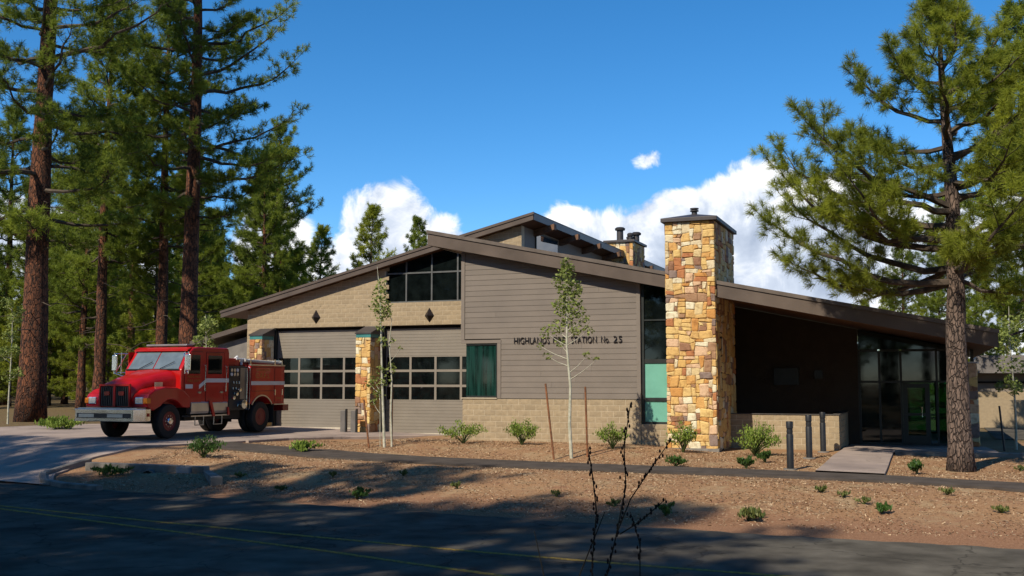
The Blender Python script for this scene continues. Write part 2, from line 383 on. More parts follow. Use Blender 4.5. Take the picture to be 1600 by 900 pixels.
# concrete apron from the bay doors down to the road
DR = [(-15.2, 36.3), (-16.8, 34.3), (-19.2, 31.9), (-20.0, 30.3), (-20.3, 28), (-21.0, 25.2), (-21.2, 22.6), (-20.6, 20.9), (-19.2, 19.4)]
DL = [(-25.6, 36.3), (-31, 35.6), (-33, 34.4), (-33.2, 33), (-33.4, 31.5), (-33.6, 29.5), (-34, 26.5), (-34.6, 24.4), (-36, 22.4)]
strip('driveway', DR, DL, concrete, .035, 5, .16)
strip('side_apron', [(-25.75, 36.2), (-26.2, 44), (-26.4, 52)], [(-31, 35.7), (-31.4, 44), (-31.6, 52)], concrete, .031, 4, .1)
strip('walkway', [(-2.38, 36.2), (-2.36, 32), (-2.45, 25.1)], [(1.6, 36.2), (-.95, 31.4), (-.95, 24.75)], concrete, .045, 8, .12)
strip('patio', [(1.6, 36.2), (1.75, 32.2), (1.8, 31.2)], [(-.93, 36.2), (-.93, 32), (-.93, 31.2)], concrete, .041, 4, .12)
strip('far_parking', [(2.3, 58), (10, 55), (30, 50)], [(2.2, 42), (9, 40), (28, 37)], asphalt, .02, 4)
# kerb return at the mouth of the driveway and edge kerb of the bed
def kerb(name, pts, w=.16, h=.13, m=concrete):
    mb = MB(); n = len(pts)
    prof = [(-w / 2, -.1), (-w / 2, h - .02), (-w / 2 + .02, h), (w / 2 - .02, h), (w / 2, h - .02), (w / 2, -.1)]; vs = []
    for i, p in enumerate(pts):
        a = Vector(pts[max(i - 1, 0)]); b = Vector(pts[min(i + 1, n - 1)]); d = (b - a).normalized(); nrm = Vector((-d.y, d.x))
        for o, z in prof: vs.append((p[0] + nrm.x * o, p[1] + nrm.y * o, T(*p) + z))
    k = len(prof)
    fs = [(i * k + j, i * k + (j + 1) % k, (i + 1) * k + (j + 1) % k, (i + 1) * k + j) for i in range(n - 1) for j in range(k)] + [tuple(range(k)), tuple((n - 1) * k + j for j in range(k))]
    return struct(name, mb.add(vs, fs), m)
kerb('kerb', [(-20.9, 22.4), (-21.0, 21.4), (-20.6, 20.5), (-19.8, 19.75), (-18.7, 19.25), (-17.4, 18.98)], m=conc_dark)  # pale kerb; the shadow on it is put in as darker concrete
kerb('kerb', [(-15.1, 35.7), (-16.7, 34.1), (-19.05, 31.75), (-19.85, 30.2), (-20.1, 28.3)], .12, .07)
kerb('kerb', [(-.9, 31.1), (.6, 31.05), (2.4, 31.2), (5, 31.5), (9, 31.4)], .2, .1, conc_dark)

# ------------------------------------------------------------------ fire station
ST = thing('fire_station', 'brown and tan fire station with stone chimneys, sloped roofs and two bay doors', 'building', (-12, 36, 0))
def part(name, mb, m, parent=ST, bevel=0, smooth=False): return obj(name, mb, m, parent, bevel=bevel, smooth=smooth)
def zA(x): return 4.92 + .241 * (x + 26.75)          # top of the garage roof
def zB(x): return 6.90 - .2105 * (x + 14.83)         # top of the front roof
TA, TB = .27, .47
# block helper: every block its own piece, sharing one mesh where it is whole
BW, BH = .38, .175
def unit_block(w, h, seed):
    q = random.Random(seed); g = .013; nx, nz = 4, 3; vs = []; fs = []
    for k in range(nz + 1):
        for i in range(nx + 1):
            edge = i in (0, nx) or k in (0, nz)
            vs.append((g / 2 + (w - g) * i / nx, -(0.0 if edge else .002 + .003 * q.random()), g / 2 + (h - g) * k / nz))
    n = nx + 1
    for k in range(nz):
        for i in range(nx): fs.append((k * n + i, k * n + i + 1, (k + 1) * n + i + 1, (k + 1) * n + i))
    o = len(vs); rim = [i for i in range(n)] + [k * n + nx for k in range(1, nz + 1)] + [nz * n + i for i in range(nx - 1, -1, -1)] + [k * n for k in range(nz - 1, 0, -1)]
    for r in rim: vs.append((vs[r][0], .05, vs[r][2]))
    m_ = len(rim)
    for j in range(m_): fs.append((rim[j], o + j, o + (j + 1) % m_, rim[(j + 1) % m_]))
    return MB().add(vs, fs).mesh('block')
BLK = [unit_block(BW, BH, s) for s in range(4)]; HALF = [unit_block(BW / 2, BH, 9 + s) for s in range(2)]
for b_ in BLK + HALF: b_.materials.append(cmu)
def blocks(parent, x0, x1, y, z0, ztop, skip=None, rot=0, org=None):
    """running-bond courses on a wall facing -Y (rot 0) or +X (rot 90: x runs along world Y from org)"""
    k = 0; z = z0
    while z < (max(ztop(x0), ztop(x1)) if callable(ztop) else ztop) - .03:
        x = x0 - (BW / 2 if k % 2 else 0)
        while x < x1 - .02:
            a, b = max(x, x0), min(x + BW, x1)
            t0 = ztop(a) if callable(ztop) else ztop; t1 = ztop(b) if callable(ztop) else ztop
            h0, h1 = min(BH, t0 - z), min(BH, t1 - z)
            if b - a > .04 and max(h0, h1) > .03 and not (skip and skip((a + b) / 2, z + BH / 2)):
                if h0 >= BH - .001 and h1 >= BH - .001 and abs(b - a - BW) < .01: me = rnd.choice(BLK)
                elif h0 >= BH - .001 and h1 >= BH - .001 and abs(b - a - BW / 2) < .01: me = rnd.choice(HALF)
                else:
                    g = .006; h0 = max(h0, .012); h1 = max(h1, .012)
                    mb = MB().prism([(g, g), (b - a - g, g), (b - a - g, h1 - g if h1 > .02 else g + .004), (g, h0 - g if h0 > .02 else g + .004)], -.004, .05)
                    me = mb.mesh('block'); me.materials.append(cmu)
                o = bpy.data.objects.new('block', me); wl = (a, y, z) if not rot else (y, org + a, z)
                link(o, parent, wl)
                if rot: o.rotation_euler = (0, 0, R(rot))
            x += BW
        z += BH; k += 1
YG = 36.0
# garage front wall: mortar backing with openings, then blocks
gw = MB()
top = lambda x: zA(x) - TA
gw.prism([(-25.68, 0), (-24.42, 0), (-24.42, 4.2), (-25.68, 4.2)], YG + .004, YG + .3)
gw.prism([(-20.25, 0), (-19.5, 0), (-19.5, 4.2), (-20.25, 4.2)], YG + .004, YG + .3)
gw.prism([(-15.15, 0), (-13.75, 0), (-13.75, 4.2), (-15.15, 4.2)], YG + .004, YG + .3)
gw.prism([(-25.68, 4.2), (-13.75, 4.2), (-13.75, 5.06), (-25.68, 5.06)], YG + .004, YG + .3)
gw.prism([(-25.68, 5.06), (-19.36, 5.06), (-19.36, top(-19.36)), (-25.68, top(-25.68))], YG + .004, YG + .3)
gw.prism([(-15.75, 5.06), (-13.75, 5.06), (-13.75, top(-13.75)), (-15.75, top(-15.75))], YG + .004, YG + .3)
w_g = part('garage_wall', gw, mortar)
blocks(w_g, -25.68, -24.42, YG, .1, 4.2)
blocks(w_g, -25.68, -13.75, YG, 4.2, top, skip=lambda x, z: -19.36 < x < -15.75 and z > 5.06)
part('west_wall', MB().prism([(YG + .3, 0), (56, 0), (56, top(-25.5)), (YG + .3, top(-25.5))], -25.68, -25.4, 'x'), cmu)
part('clerestory_wall', MB().prism([(YG + .3, 5), (54, 5), (54, zA(-13.75) - TA), (YG + .3, zA(-13.75) - TA)], -14.0, -13.75, 'x'), trim_m)
part('back_wall', MB().prism([(-25.4, 0), (-13.8, 0), (-13.8, top(-13.8)), (-25.4, top(-25.4))], 55.7, 56), cmu)
# gable window: frame and panes
gx = [-19.36, -18.5, -17.42, -16.34, -15.75]; gz_ = 6.2
fr = MB()
for x in gx: fr.box(x - .03, x + .03, YG + .05, YG + .13, 5.06, zA(x) - TA)
for a, b in zip(gx, gx[1:]):
    fr.box(a + .03, b - .03, YG + .055, YG + .125, 5.062, 5.12)
    if top(a) > gz_ + .2 or top(b) > gz_ + .2: fr.box(a + .03, b - .03, YG + .055, YG + .125, gz_ - .03, gz_ + .03)
gwin = part('gable_window', fr, frame_l)
for a, b in zip(gx, gx[1:]):
    obj('pane', MB().prism([(a + .03, 5.12), (b - .03, 5.12), (b - .03, min(gz_ - .03, top(b) - .02)), (a + .03, min(gz_ - .03, top(a) - .02))], YG + .085, YG + .1), glass_m, gwin)
    if top(b) > gz_ + .1: obj('pane', MB().prism([(a + .03, gz_ + .03), (b - .03, gz_ + .03), (b - .03, top(b) - .01), (a + .03, max(gz_ + .035, top(a) - .01))], YG + .085, YG + .1), glass_m, gwin)
# bay doors
def bay_door(x0, x1):
    yd = YG + .2; mb = MB()
    zb0, zw0, zw1, zt = T((x0 + x1) / 2, 36) + .07, 1.33, 3.04, 4.08
    def ribbed(z0, z1):
        n = max(2, round((z1 - z0) / .115)); pr = []
        for i in range(n):
            a = z0 + (z1 - z0) * i / n; b = z0 + (z1 - z0) * (i + 1) / n
            pr += [(yd, a + .006), (yd, b - .012), (yd + .008, b - .009), (yd + .008, b + .003)]
        pr = [(yd + .06, z0)] + pr + [(yd + .06, z1)]
        mb.prism(pr, x0, x1, 'x')
    ribbed(zb0, zw0); ribbed(zw1, zt)
    xs_ = [x0 + (x1 - x0) * i / 4 for i in range(5)]; zs_ = [zw0 + (zw1 - zw0) * i / 3 for i in range(4)]
    for x in xs_: mb.box(max(x0, x - .045), min(x1, x + .045), yd - .004, yd + .05, zw0, zw1)
    for i in range(4):
        for j, z in enumerate(zs_): mb.box(xs_[i] + .045, xs_[i + 1] - .045, yd - .002, yd + .048, z - (.045 if j else 0), z + (.045 if j < 3 else 0))
    d = part('bay_door', mb, doorpaint)
    for i in range(4):
        for j in range(3): obj('pane', MB().box(xs_[i] + .045, xs_[i + 1] - .045, yd + .02, yd + .03, zs_[j] + .04, zs_[j + 1] - .04), glass_m, d)
    obj('bottom_seal', MB().box(x0, x1, yd - .01, yd + .05, zb0 - .06, zb0), seal_m, d)
    obj('head_gap_shadow', MB().box(x0, x1, yd + .06, yd + .1, zt, 4.2), dark_m, d)  # dark strip stands for the shadow in the gap over the door
    for a, b in ((x0 - .08, x0 - .002), (x1 + .002, x1 + .08)): part('door_jamb', MB().box(a, b, YG + .04, YG + .3, 0, 4.2), frame_m)
bay_door(-24.34, -20.25); bay_door(-19.42, -15.2)
# sconces
for x, z in ((-22.45, 4.60), (-17.48, 4.56)):
    mb = MB().add([(x, YG - .012, z + .29), (x - .2, YG - .012, z - .02), (x + .2, YG - .012, z - .02), (x, YG - .20, z - .02)], [(0, 1, 3), (0, 3, 2), (1, 2, 3), (0, 2, 1)])
    s_ = part('wall_sconce', mb, M('bronze', (.035, .024, .02), .45, metal=.3))
    obj('lower_shade', MB().add([(x, YG - .012, z - .27), (x - .19, YG - .012, z - .03), (x + .19, YG - .012, z - .03), (x, YG - .19, z - .03)], [(1, 0, 3), (3, 0, 2), (2, 1, 3), (0, 1, 2)]), M('bronze_shaded', (.015, .011, .01), .5), s_)  # lower half: underside shade put into a darker bronze
# stones
def pack(w, h, cell, q):
    """random ashlar on a jittered grid: a list of stones as four warped corners"""
    nx, nz = max(1, round(w / cell)), max(1, round(h / cell)); cx, cz = w / nx, h / nz
    jit = {(i, k): ((q.uniform(-.30, .30) * cx if 0 < i < nx else q.uniform(-.05, .05) * cx), (q.uniform(-.30, .30) * cz if 0 < k < nz else 0)) for i in range(nx + 1) for k in range(nz + 1)}
    node = lambda i, k: (i * cx + jit[i, k][0], k * cz + jit[i, k][1])
    occ = [[0] * nx for _ in range(nz)]; out_ = []
    for k in range(nz):
        for i in range(nx):
            if occ[k][i]: continue
            ww, hh = q.choice([(1, 1), (2, 1), (2, 2), (3, 2), (2, 1), (3, 1), (1, 2), (2, 2), (2, 1), (1, 1), (2, 3), (1, 1), (2, 2)])
            ww = min(ww, nx - i); hh = min(hh, nz - k)
            while ww > 1 and any(occ[k][i + d] for d in range(ww)): ww -= 1
            while hh > 1 and any(occ[k + e][i + d] for e in range(hh) for d in range(ww)): hh -= 1
            for e in range(hh):
                for d in range(ww): occ[k + e][i + d] = 1
            out_.append([node(i, k), node(i + ww, k), node(i + ww, k + hh), node(i, k + hh)])
    return out_
def stones(parent, p0, w, h, face, cell, seed, depth=.035):
    """face '-y': runs +X from p0; '+x': runs +Y; '-x': runs -Y"""
    q = random.Random(seed)
    for cs in pack(w, h, cell, q):
        mx_ = sum(c[0] for c in cs) / 4; mz_ = sum(c[1] for c in cs) / 4; g = .004; dp = depth * q.uniform(.75, 1.3); n = 3; vs = []; fs = []
        cs = [(c[0] - mx_, c[1] - mz_) for c in cs]
        cs = [(x - g * (1 if x > 0 else -1), z - g * (1 if z > 0 else -1)) for x, z in cs]
        for k in range(n + 1):
            for i in range(n + 1):
                u, v = (0, .12, .88, 1)[i], (0, .12, .88, 1)[k]
                x = (1 - v) * ((1 - u) * cs[0][0] + u * cs[1][0]) + v * ((1 - u) * cs[3][0] + u * cs[2][0])
                z = (1 - v) * ((1 - u) * cs[0][1] + u * cs[1][1]) + v * ((1 - u) * cs[3][1] + u * cs[2][1])
                ed = i in (0, n) or k in (0, n); cor = i in (0, n) and k in (0, n)
                f = .90 if cor else 1
                vs.append((x * f, -dp * (.55 if ed else 1 + q.uniform(-.1, .15)), z * f))
        w_ = n + 1
        for k in range(n):
            for i in range(n): fs.append((k * w_ + i, k * w_ + i + 1, (k + 1) * w_ + i + 1, (k + 1) * w_ + i))
        rim = [i for i in range(w_)] + [k * w_ + n for k in range(1, w_)] + [n * w_ + i for i in range(n - 1, -1, -1)] + [k * w_ for k in range(n - 1, 0, -1)]
        o_ = len(vs)
        for r_ in rim: vs.append((vs[r_][0], .02, vs[r_][2]))
        for j in range(len(rim)): fs.append((rim[j], o_ + j, o_ + (j + 1) % len(rim), rim[(j + 1) % len(rim)]))
        me = MB().add(vs, fs).mesh('stone'); me.materials.append(stone_m); o = bpy.data.objects.new('stone', me)
        wl = {'-y': (p0[0] + mx_, p0[1], p0[2] + mz_), '+x': (p0[0], p0[1] + mx_, p0[2] + mz_), '-x': (p0[0], p0[1] - mx_, p0[2] + mz_)}[face]
        link(o, parent, wl); o.rotation_euler = (0, 0, {'-y': 0, '+x': R(90), '-x': R(-90)}[face])
# front chimney
CX0, CX1, CY0, CY1, CZ = -7.05, -5.60, 30.22, 33.45, 6.70
ch = part('chimney', MB().box(CX0 + .025, CX1 - .025, CY0 + .025, CY1 - .06, 0, CZ), M('stone_mortar', (.56, .39, .21), .95))
stones(ch, (CX0, CY0 + .025, .1), CX1 - CX0, CZ - .1, '-y', .118, 3)
stones(ch, (CX1 - .025, CY0 + .02, .1), CY1 - CY0 - .02, CZ - .1, '+x', .17, 4)
stones(ch, (CX0 + .025, CY1, CZ - 2.2), CY1 - CY0, 2.2, '-x', .2, 5)
def chimney_cap(parent, x0, x1, y0, y1, z, hp=.28):
    o = .1; mb = MB().box(x0 - o, x1 + o, y0 - o, y1 + o, z, z + .11)
    obj('cap_edge', mb, M('grey_cap', (.085, .075, .075), .5, metal=.3), parent, bevel=.01)
    cx, cy = (x0 + x1) / 2, (y0 + y1) / 2; d = max(0, (y1 - y0) / 2 - .7)
    v = [(x0 - o, y0 - o, z + .112), (x1 + o, y0 - o, z + .112), (x1 + o, y1 + o, z + .112), (x0 - o, y1 + o, z + .112), (cx, cy - d, z + hp), (cx, cy + d, z + hp)]
    obj('cap_top', MB().add(v, [(0, 1, 4), (1, 2, 5, 4), (2, 3, 5), (3, 0, 4, 5), (0, 3, 2, 1)]), M('grey_cap', None), parent)
    return cx, cy - d
vent_m = M('vent_metal', (.07, .065, .065), .5, metal=.5)
cx, cy = chimney_cap(ch, CX0, CX1, CY0, CY1, CZ, .32)
obj('flue', MB().lathe([(.085, -.1), (.085, .1), (.13, .11), (.13, .14), (.09, .145), (.09, .17), (.13, .175), (.13, .205), (.03, .22)], (cx, cy + .1, CZ + .3), 16), vent_m, ch, smooth=True)
obj('footing', MB().box(CX0 - .05, CX1 + .05, CY0 - .06, CY0 + .3, -.1, .16), conc_dark, ch)
# rear chimney with vents
r0, r1, ry0, ry1, rz = -14.05, -12.72, 48, 50.2, 8.62
rc = part('rear_chimney', MB().box(r0 + .025, r1 - .025, ry0 + .025, ry1 - .06, 5, rz), M('stone_mortar', None))
stones(rc, (r0, ry0 + .025, 6.2), r1 - r0, rz - 6.2, '-y', .17, 6); stones(rc, (r1 - .025, ry0, 6.2), ry1 - ry0, rz - 6.2, '+x', .2, 8)
cx, cy = chimney_cap(rc, r0, r1, ry0, ry1, rz, .22)
for dx, dy, r_, h in ((-.15, 0, .16, .62), (.3, .2, .10, .35), (.52, .5, .15, .42), (.1, .9, .12, .3)):
    obj('vent_pipe', MB().lathe([(r_, -.2), (r_, h - .16), (r_ * 1.5, h - .14), (r_ * 1.6, h - .06), (r_ * 1.1, h), (.02, h + .02)], (cx + dx, cy + dy, rz + .2), 14), vent_m, rc, smooth=True)
# pilasters between the bays
for px0, px1 in ((-25.0, -24.4), (-20.19, -19.55)):
    py0 = 35.2; pl = part('pilaster', MB().box(px0 + .025, px1 - .025, py0 + .025, YG + .02, 0, 3.72), M('stone_mortar', None))
    stones(pl, (px0, py0 + .025, .12), px1 - px0, 3.6, '-y', .125, int(-px0 * 10))
    stones(pl, (px1 - .025, py0 + .02, .12), YG - py0 - .03, 3.6, '+x', .16, int(-px0 * 10) + 1)
    obj('teal_band', MB().box(px0 + .01, px1 + .0, py0 + .0, YG - .02, 3.725, 3.86), teal_m, pl)
    obj('sloped_cap', MB().prism([(py0 - .03, 3.863), (YG - .016, 3.863), (YG - .016, 4.19), (py0 - .03, 3.91)], px0 - .03, px1 + .04, 'x'), M('grey_cap', None), pl)
# low west lean-to
lt = part('lean_to', MB().prism([(-32.2, 0), (-25.9, 0), (-25.9, 5.2), (-32.2, 3.75)], 42.4, 52), M('grey_stucco', (.22, .2, .18), .9))
obj('lean_to_roof', MB().prism([(-33.2, 3.78), (-25.7, 5.56), (-25.7, 5.8), (-33.2, 4.0)], 41.9, 53), fascia_m, lt)

# front block with lap siding
XW0, XW1, YW = -13.79, -7.94, 30.7
under = lambda x: zB(x) - TB
core = MB()
core.prism([(XW0 + .2, 0), (XW1, 0), (XW1, under(XW1)), (XW0 + .2, under(XW0 + .2))], YW + .12, 36)
core.prism([(XW0 + .02, 3.3), (XW0 + .2, 3.3), (XW0 + .2, under(XW0 + .2)), (XW0 + .02, under(XW0 + .02))], YW + .12, 36)
core.prism([(XW0 + .02, 0), (XW0 + .2, 0), (XW0 + .2, 1.52), (XW0 + .02, 1.52)], YW + .12, 36)
w_f = part('front_wall', core, trim_m)
obj('mortar_bed', MB().box(XW0 + .1, XW1 - .01, YW + .004, YW + .12, 0, 1.515), mortar, w_f)
blocks(w_f, XW0 + .06, XW1, YW, 1.52 - 9 * BH, 1.52)
SP = .1695; k = 0
while True:
    z0 = 1.535 + SP * k; z1 = z0 + SP - .003
    if z0 > under(XW0) : break
    xl = -12.44 if z0 < 3.28 and z1 > 1.6 else XW0 + .13
    if z0 >= 3.20 and z0 < 3.37: xl = -12.44
    xr = XW1 - .12
    # cut by the roof underside
    poly = [(xl, z0), (xr, z0)]
    if under(xr) > z1: poly += [(xr, z1)]
    elif under(xr) > z0: poly += [(xr, under(xr))]
    else: poly = [(xl, z0), (xl + (under(xl) - z0) / .2105, z0)]
    if under(xl) > z1:
        xc = xl + (under(xl) - z1) / .2105
        if len(poly) < 3 or under(xr) <= z1: poly += [(min(xc, xr), z1)]
        poly += [(xl, z1)]
    else: poly += [(xl, under(xl))]
    n = len(poly)
    vs = [(x, YW + .012 + (.010 * min(1, (z - z0) / SP)) - .0, z) for x, z in poly] + [(x, YW + .1, z) for x, z in poly]
    fs = [tuple(range(n)), tuple(range(2 * n - 1, n - 1, -1))] + [(i, i + n, (i + 1) % n + n, (i + 1) % n) for i in range(n)]
    if n == 4 and abs(poly[2][1] - poly[3][1]) < 1e-6 and abs(poly[1][0] - poly[2][0]) < 1e-6:
        xj = rnd.uniform(xl + 1.0, xr - 1.0)
        for a, b in ((xl, xj - .002), (xj + .002, xr)):
            obj('board', MB().add([(a if x == xl else b, y, z) for x, y, z in vs], fs), siding, w_f)
    elif xl < xr: obj('board', MB().add(vs, fs), siding, w_f)
    k += 1
tb = MB(); tb2 = MB(); tb3 = MB(); tb4 = MB()
tb.prism([(XW0, 3.37), (XW0 + .12, 3.37), (XW0 + .12, under(XW0 + .12)), (XW0, under(XW0))], YW - .002, YW + .118)
tb2.prism([(XW1 - .115, 1.53), (XW1, 1.53), (XW1, under(XW1)), (XW1 - .115, under(XW1 - .115))], YW - .002, YW + .118)
tb3.box(XW0, -12.42, YW - .004, YW + .116, 3.26, 3.365)
tb4.box(-12.545, -12.425, YW - .003, YW + .117, 1.53, 3.255)
for b_ in (tb, tb2, tb3, tb4): obj('trim', b_, trim_m, w_f)
# corner window
cw = part('corner_window', MB().box(XW0 + .17, -12.55, YW + .03, YW + .1, 3.2, 3.258).box(XW0 + .17, -12.55, YW + .03, YW + .1, 1.55, 1.61).box(-12.6, -12.552, YW + .032, YW + .098, 1.61, 3.2), frame_m)
obj('pane', MB().box(XW0 + .18, -12.6, YW + .06, YW + .075, 1.61, 3.2), green_glass, cw)
obj('side_pane', MB().box(XW0 + .16, XW0 + .175, YW + .06, YW + 1.1, 1.61, 3.2), green_glass, cw)
obj('sill', MB().box(XW0 + .02, -12.55, YW - .03, YW + .12, 1.522, 1.552), mortar, cw)
# tall window beside the chimney
tw = MB(); x0, x1, yt = XW1 + .004, CX0 + .15, YW + .10
for z, h in ((.80, .07), (1.47, .11), (2.60, .12), (3.86, .045)): tw.box(x0 + .09, x1, yt, yt + .08, z, z + h)
tw.box(x0, x0 + .09, yt - .02, yt + .09, .8, under(x0) )
tall = part('tall_window', tw, frame_m)
for (z0, z1), m_ in zip(((.87, 1.47), (1.58, 2.60), (2.72, 3.86), (3.905, under(x0 + .1))), (teal_pane, teal_pane, glass_m, glass_m)):
    obj('pane', MB().box(x0 + .09, x1, yt + .03, yt + .045, z0, z1), m_, tall)
lowp = part('window_apron', MB().box(x0, x1, YW + .004, YW + .2, 0, .798), mortar)
blocks(lowp, x0, x1, YW, .80 - 5 * BH, .80)
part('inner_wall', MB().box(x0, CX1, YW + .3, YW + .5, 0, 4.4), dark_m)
# roofs
def slab(name, X0, X1, zf, th, y0, y1, m_): return part(name, MB().prism([(X0, zf(X0) - th), (X1, zf(X1) - th), (X1, zf(X1)), (X0, zf(X0))], y0, y1), m_)
rA = slab('garage_roof', -26.70, -13.22, lambda x: zA(x) - .02, TA - .045, 35.70, 56.5, soffit_m)
for nm, X0, X1, d0, d1, ya, yb in (('fascia', -26.75, -13.17, .085, TA, 35.66, 35.70), ('drip_edge', -26.78, -13.14, -.01, .082, 35.63, 35.70)):
    obj(nm, MB().prism([(X0, zA(X0) - d1), (X1, zA(X1) - d1), (X1, zA(X1) - d0), (X0, zA(X0) - d0)], ya, yb), fascia_m, rA)
obj('metal_sheet', MB().prism([(-26.78, zA(-26.78) - .017), (-13.14, zA(-13.14) - .017), (-13.14, zA(-13.14)), (-26.78, zA(-26.78))], 35.702, 56.6), fascia_m, rA)
obj('eave_fascia', MB().box(-13.21, -13.15, 35.703, 56.5, zA(-13.17) - TA, zA(-13.17) - .02), fascia_m, rA)
for y in (37.4, 40.35, 43.4, 46.5, 49.6, 52.7):
    obj('rafter_tail', MB().prism([(-14.6, zA(-14.6) - TA - .24), (-12.92, zA(-12.92) - TA - .22), (-12.92, zA(-12.92) - TA - .0 + .0), (-13.145, zA(-13.145) - TA + .0), (-14.6, zA(-14.6) - TA - .003)], y - .13, y + .13), beam_m, rA)
cwn = part('clerestory_window', MB().box(-13.745, -13.70, 37.5, 40.0, 7.0, 7.05).box(-13.745, -13.70, 37.5, 40.0, 7.66, 7.70).box(-13.745, -13.70, 37.45, 37.5, 7, 7.7), frame_m)
obj('pane', MB().box(-13.74, -13.72, 37.5, 40.0, 7.05, 7.66), M('sky_glass', (.02, .05, .08), .03, spec=1.), cwn)
YB0 = 30.36
rB = slab('front_roof', -14.78, 1.70, lambda x: zB(x) - .02, TB - .05, YB0 + .05, 45, soffit_m)
for nm, X0, X1, d0, d1, ya, yb in (('fascia', -14.83, 1.75, .105, TB, YB0, YB0 + .05), ('drip_edge', -14.86, 1.78, -.01, .098, YB0 - .035, YB0 + .05)):
    obj(nm, MB().prism([(X0, zB(X0) - d1), (X1, zB(X1) - d1), (X1, zB(X1) - d0), (X0, zB(X0) - d0)], ya, yb), fascia_m if nm == 'fascia' else M('brown_metal_light', (.185, .15, .125), .4, metal=.2), rB)
obj('end_fascia', MB().prism([(YB0 + .052, zB(-14.81) - TB), (45, zB(-14.81) - TB), (45, zB(-14.81) - .01), (YB0 + .052, zB(-14.81) - .01)], -14.83, -14.782, 'x'), fascia_m, rB)
obj('end_fascia', MB().prism([(YB0 + .052, zB(1.73) - .3), (45, zB(1.73) - .3), (45, zB(1.73) - .01), (YB0 + .052, zB(1.73) - .01)], 1.702, 1.75, 'x'), fascia_m, rB)
obj('metal_sheet', MB().prism([(-14.86, zB(-14.86) - .017), (1.78, zB(1.78) - .017), (1.78, zB(1.78)), (-14.86, zB(-14.86))], YB0 + .052, 45.1), fascia_m, rB)
# porch: low block wall, back wall coloured dark for the porch shade, glazed entry
lw = part('low_wall', MB().box(-5.62, -2.46, 32.404, 32.6, 0, 1.08).box(-2.64, -2.46, 32.6, 36, 0, 1.08), mortar)
blocks(lw, -5.62, -2.45, 32.4, 1.08 - 6 * BH, 1.08)
blocks(lw, 0.02, 3.55, -2.447, 1.08 - 6 * BH, 1.08, rot=90, org=32.4)
obj('coping', MB().box(-5.64, -2.43, 32.37, 32.62, 1.082, 1.10).box(-2.66, -2.43, 32.62, 36, 1.082, 1.10), M('coping_metal', (.1, .09, .08), .6), lw)
part('porch_wall', MB().prism([(-8.2, 0), (-2.1, 0), (-2.1, under(-2.1)), (-8.2, under(-8.2))], 36.0, 36.25), M('porch_block_shaded', (.055, .04, .027), .9, bump=.4, bs=20))  # block wall; the shade under the roof is put into its colour
part('wall_cabinet', MB().box(-4.75, -3.95, 35.86, 35.995, 1.95, 2.5), frame_m)
part('wall_vent', MB().box(-3.45, -3.2, 35.9, 35.995, 2.15, 2.42), frame_m)
part('side_wall', MB().prism([(36.26, 0), (44.5, 0), (44.5, 3.3), (36.26, 3.3)], -2.3, -2.1, 'x'), M('lobby_wall', (.2, .16, .12), .9))
part('lobby_floor', MB().box(-2.08, 1.3, 36.3, 44.5, 0, .06), concrete)
part('east_wall', MB().prism([(38.5, 0), (44.5, 0), (44.5, 2.7), (38.5, 2.7)], 1.1, 1.3, 'x'), M('lobby_wall', None))
clear = bpy.data.materials.new('clear_green_glass'); clear.use_nodes = True; q = NT(clear.node_tree)
tp = q.new('ShaderNodeBsdfTransparent'); tp.inputs[0].default_value = (.30, .52, .40, 1); gl = q.new('ShaderNodeBsdfGlossy'); gl.inputs['Roughness'].default_value = .03
fz = q.new('ShaderNodeFresnel'); fz.inputs[0].default_value = 1.45; ms = q.new('ShaderNodeMixShader')
q.l.new(fz.outputs[0], ms.inputs[0]); q.l.new(tp.outputs[0], ms.inputs[1]); q.l.new(gl.outputs[0], ms.inputs[2]); q.l.new(ms.outputs[0], q.n['Material Output'].inputs[0])
def storefront(nm, y, xs_, zs_, skip=None, m_=clear):
    mb = MB(); zt = zs_[-1]
    for x in xs_: mb.box(x - .035, x + .035, y, y + .1, .05, min(zt, under(x) - .02))
    for i, z in enumerate(zs_):
        for a, b in zip(xs_, xs_[1:]): mb.box(a + .035, b - .035, y + .005, y + .095, z - .035, z + .035)
    s_ = part(nm, mb, frame_m)
    for a, b in zip(xs_, xs_[1:]):
        for j, (c, d) in enumerate(zip(zs_, zs_[1:])):
            i_ = xs_.index(a); mm = m_ if skip is None or (j == 0 and i_ >= 2) else dark_green
            if skip and i_ in skip and j == 0: continue
            obj('pane', MB().box(a + .035, b - .035, y + .045, y + .055, c + .035, d - .035), mm, s_)
    return s_
dark_green = M('dark_green_glass', (.006, .014, .011), .04, spec=.4)
storefront('entry_glazing', 36.02, [-2.06, -1.45, -.80, .26, 1.15], [.09, 2.05, 3.05], skip=(2,))
dr = part('entry_door', MB().box(-.76, -.62, 36.0, 36.06, .1, 2.0).box(-.10, .04, 36.0, 36.06, .1, 2.0).box(-.62, -.10, 36.0, 36.06, .1, .36).box(-.62, -.10, 36.0, 36.06, 1.86, 2.0).box(-.62, -.10, 36.0, 36.06, .98, 1.06), frame_m)
obj('pane', MB().box(-.62, -.10, 36.025, 36.035, .36, 1.86), clear, dr)
obj('handle', MB().tube([(-.2, 35.98, .95), (-.2, 35.92, .95), (-.2, 35.92, 1.25), (-.2, 35.98, 1.25)], .014, 6), chrome, dr)
part('entry_header', MB().prism([(-2.08, 3.09), (1.15, 3.09), (1.15, under(1.15) - .01), (-2.08, under(-2.08) - .01)], 36.04, 36.1), dark_green)
storefront('rear_glazing', 44.4, [-2.06, -.9, .26, 1.1], [.09, 2.4])
part('lobby_ceiling', MB().prism([(-2.08, under(-2.08) - .02), (1.1, under(1.1) - .02), (1.1, under(1.1) - .06), (-2.08, under(-2.08) - .06)], 36.3, 44.4), soffit_m)
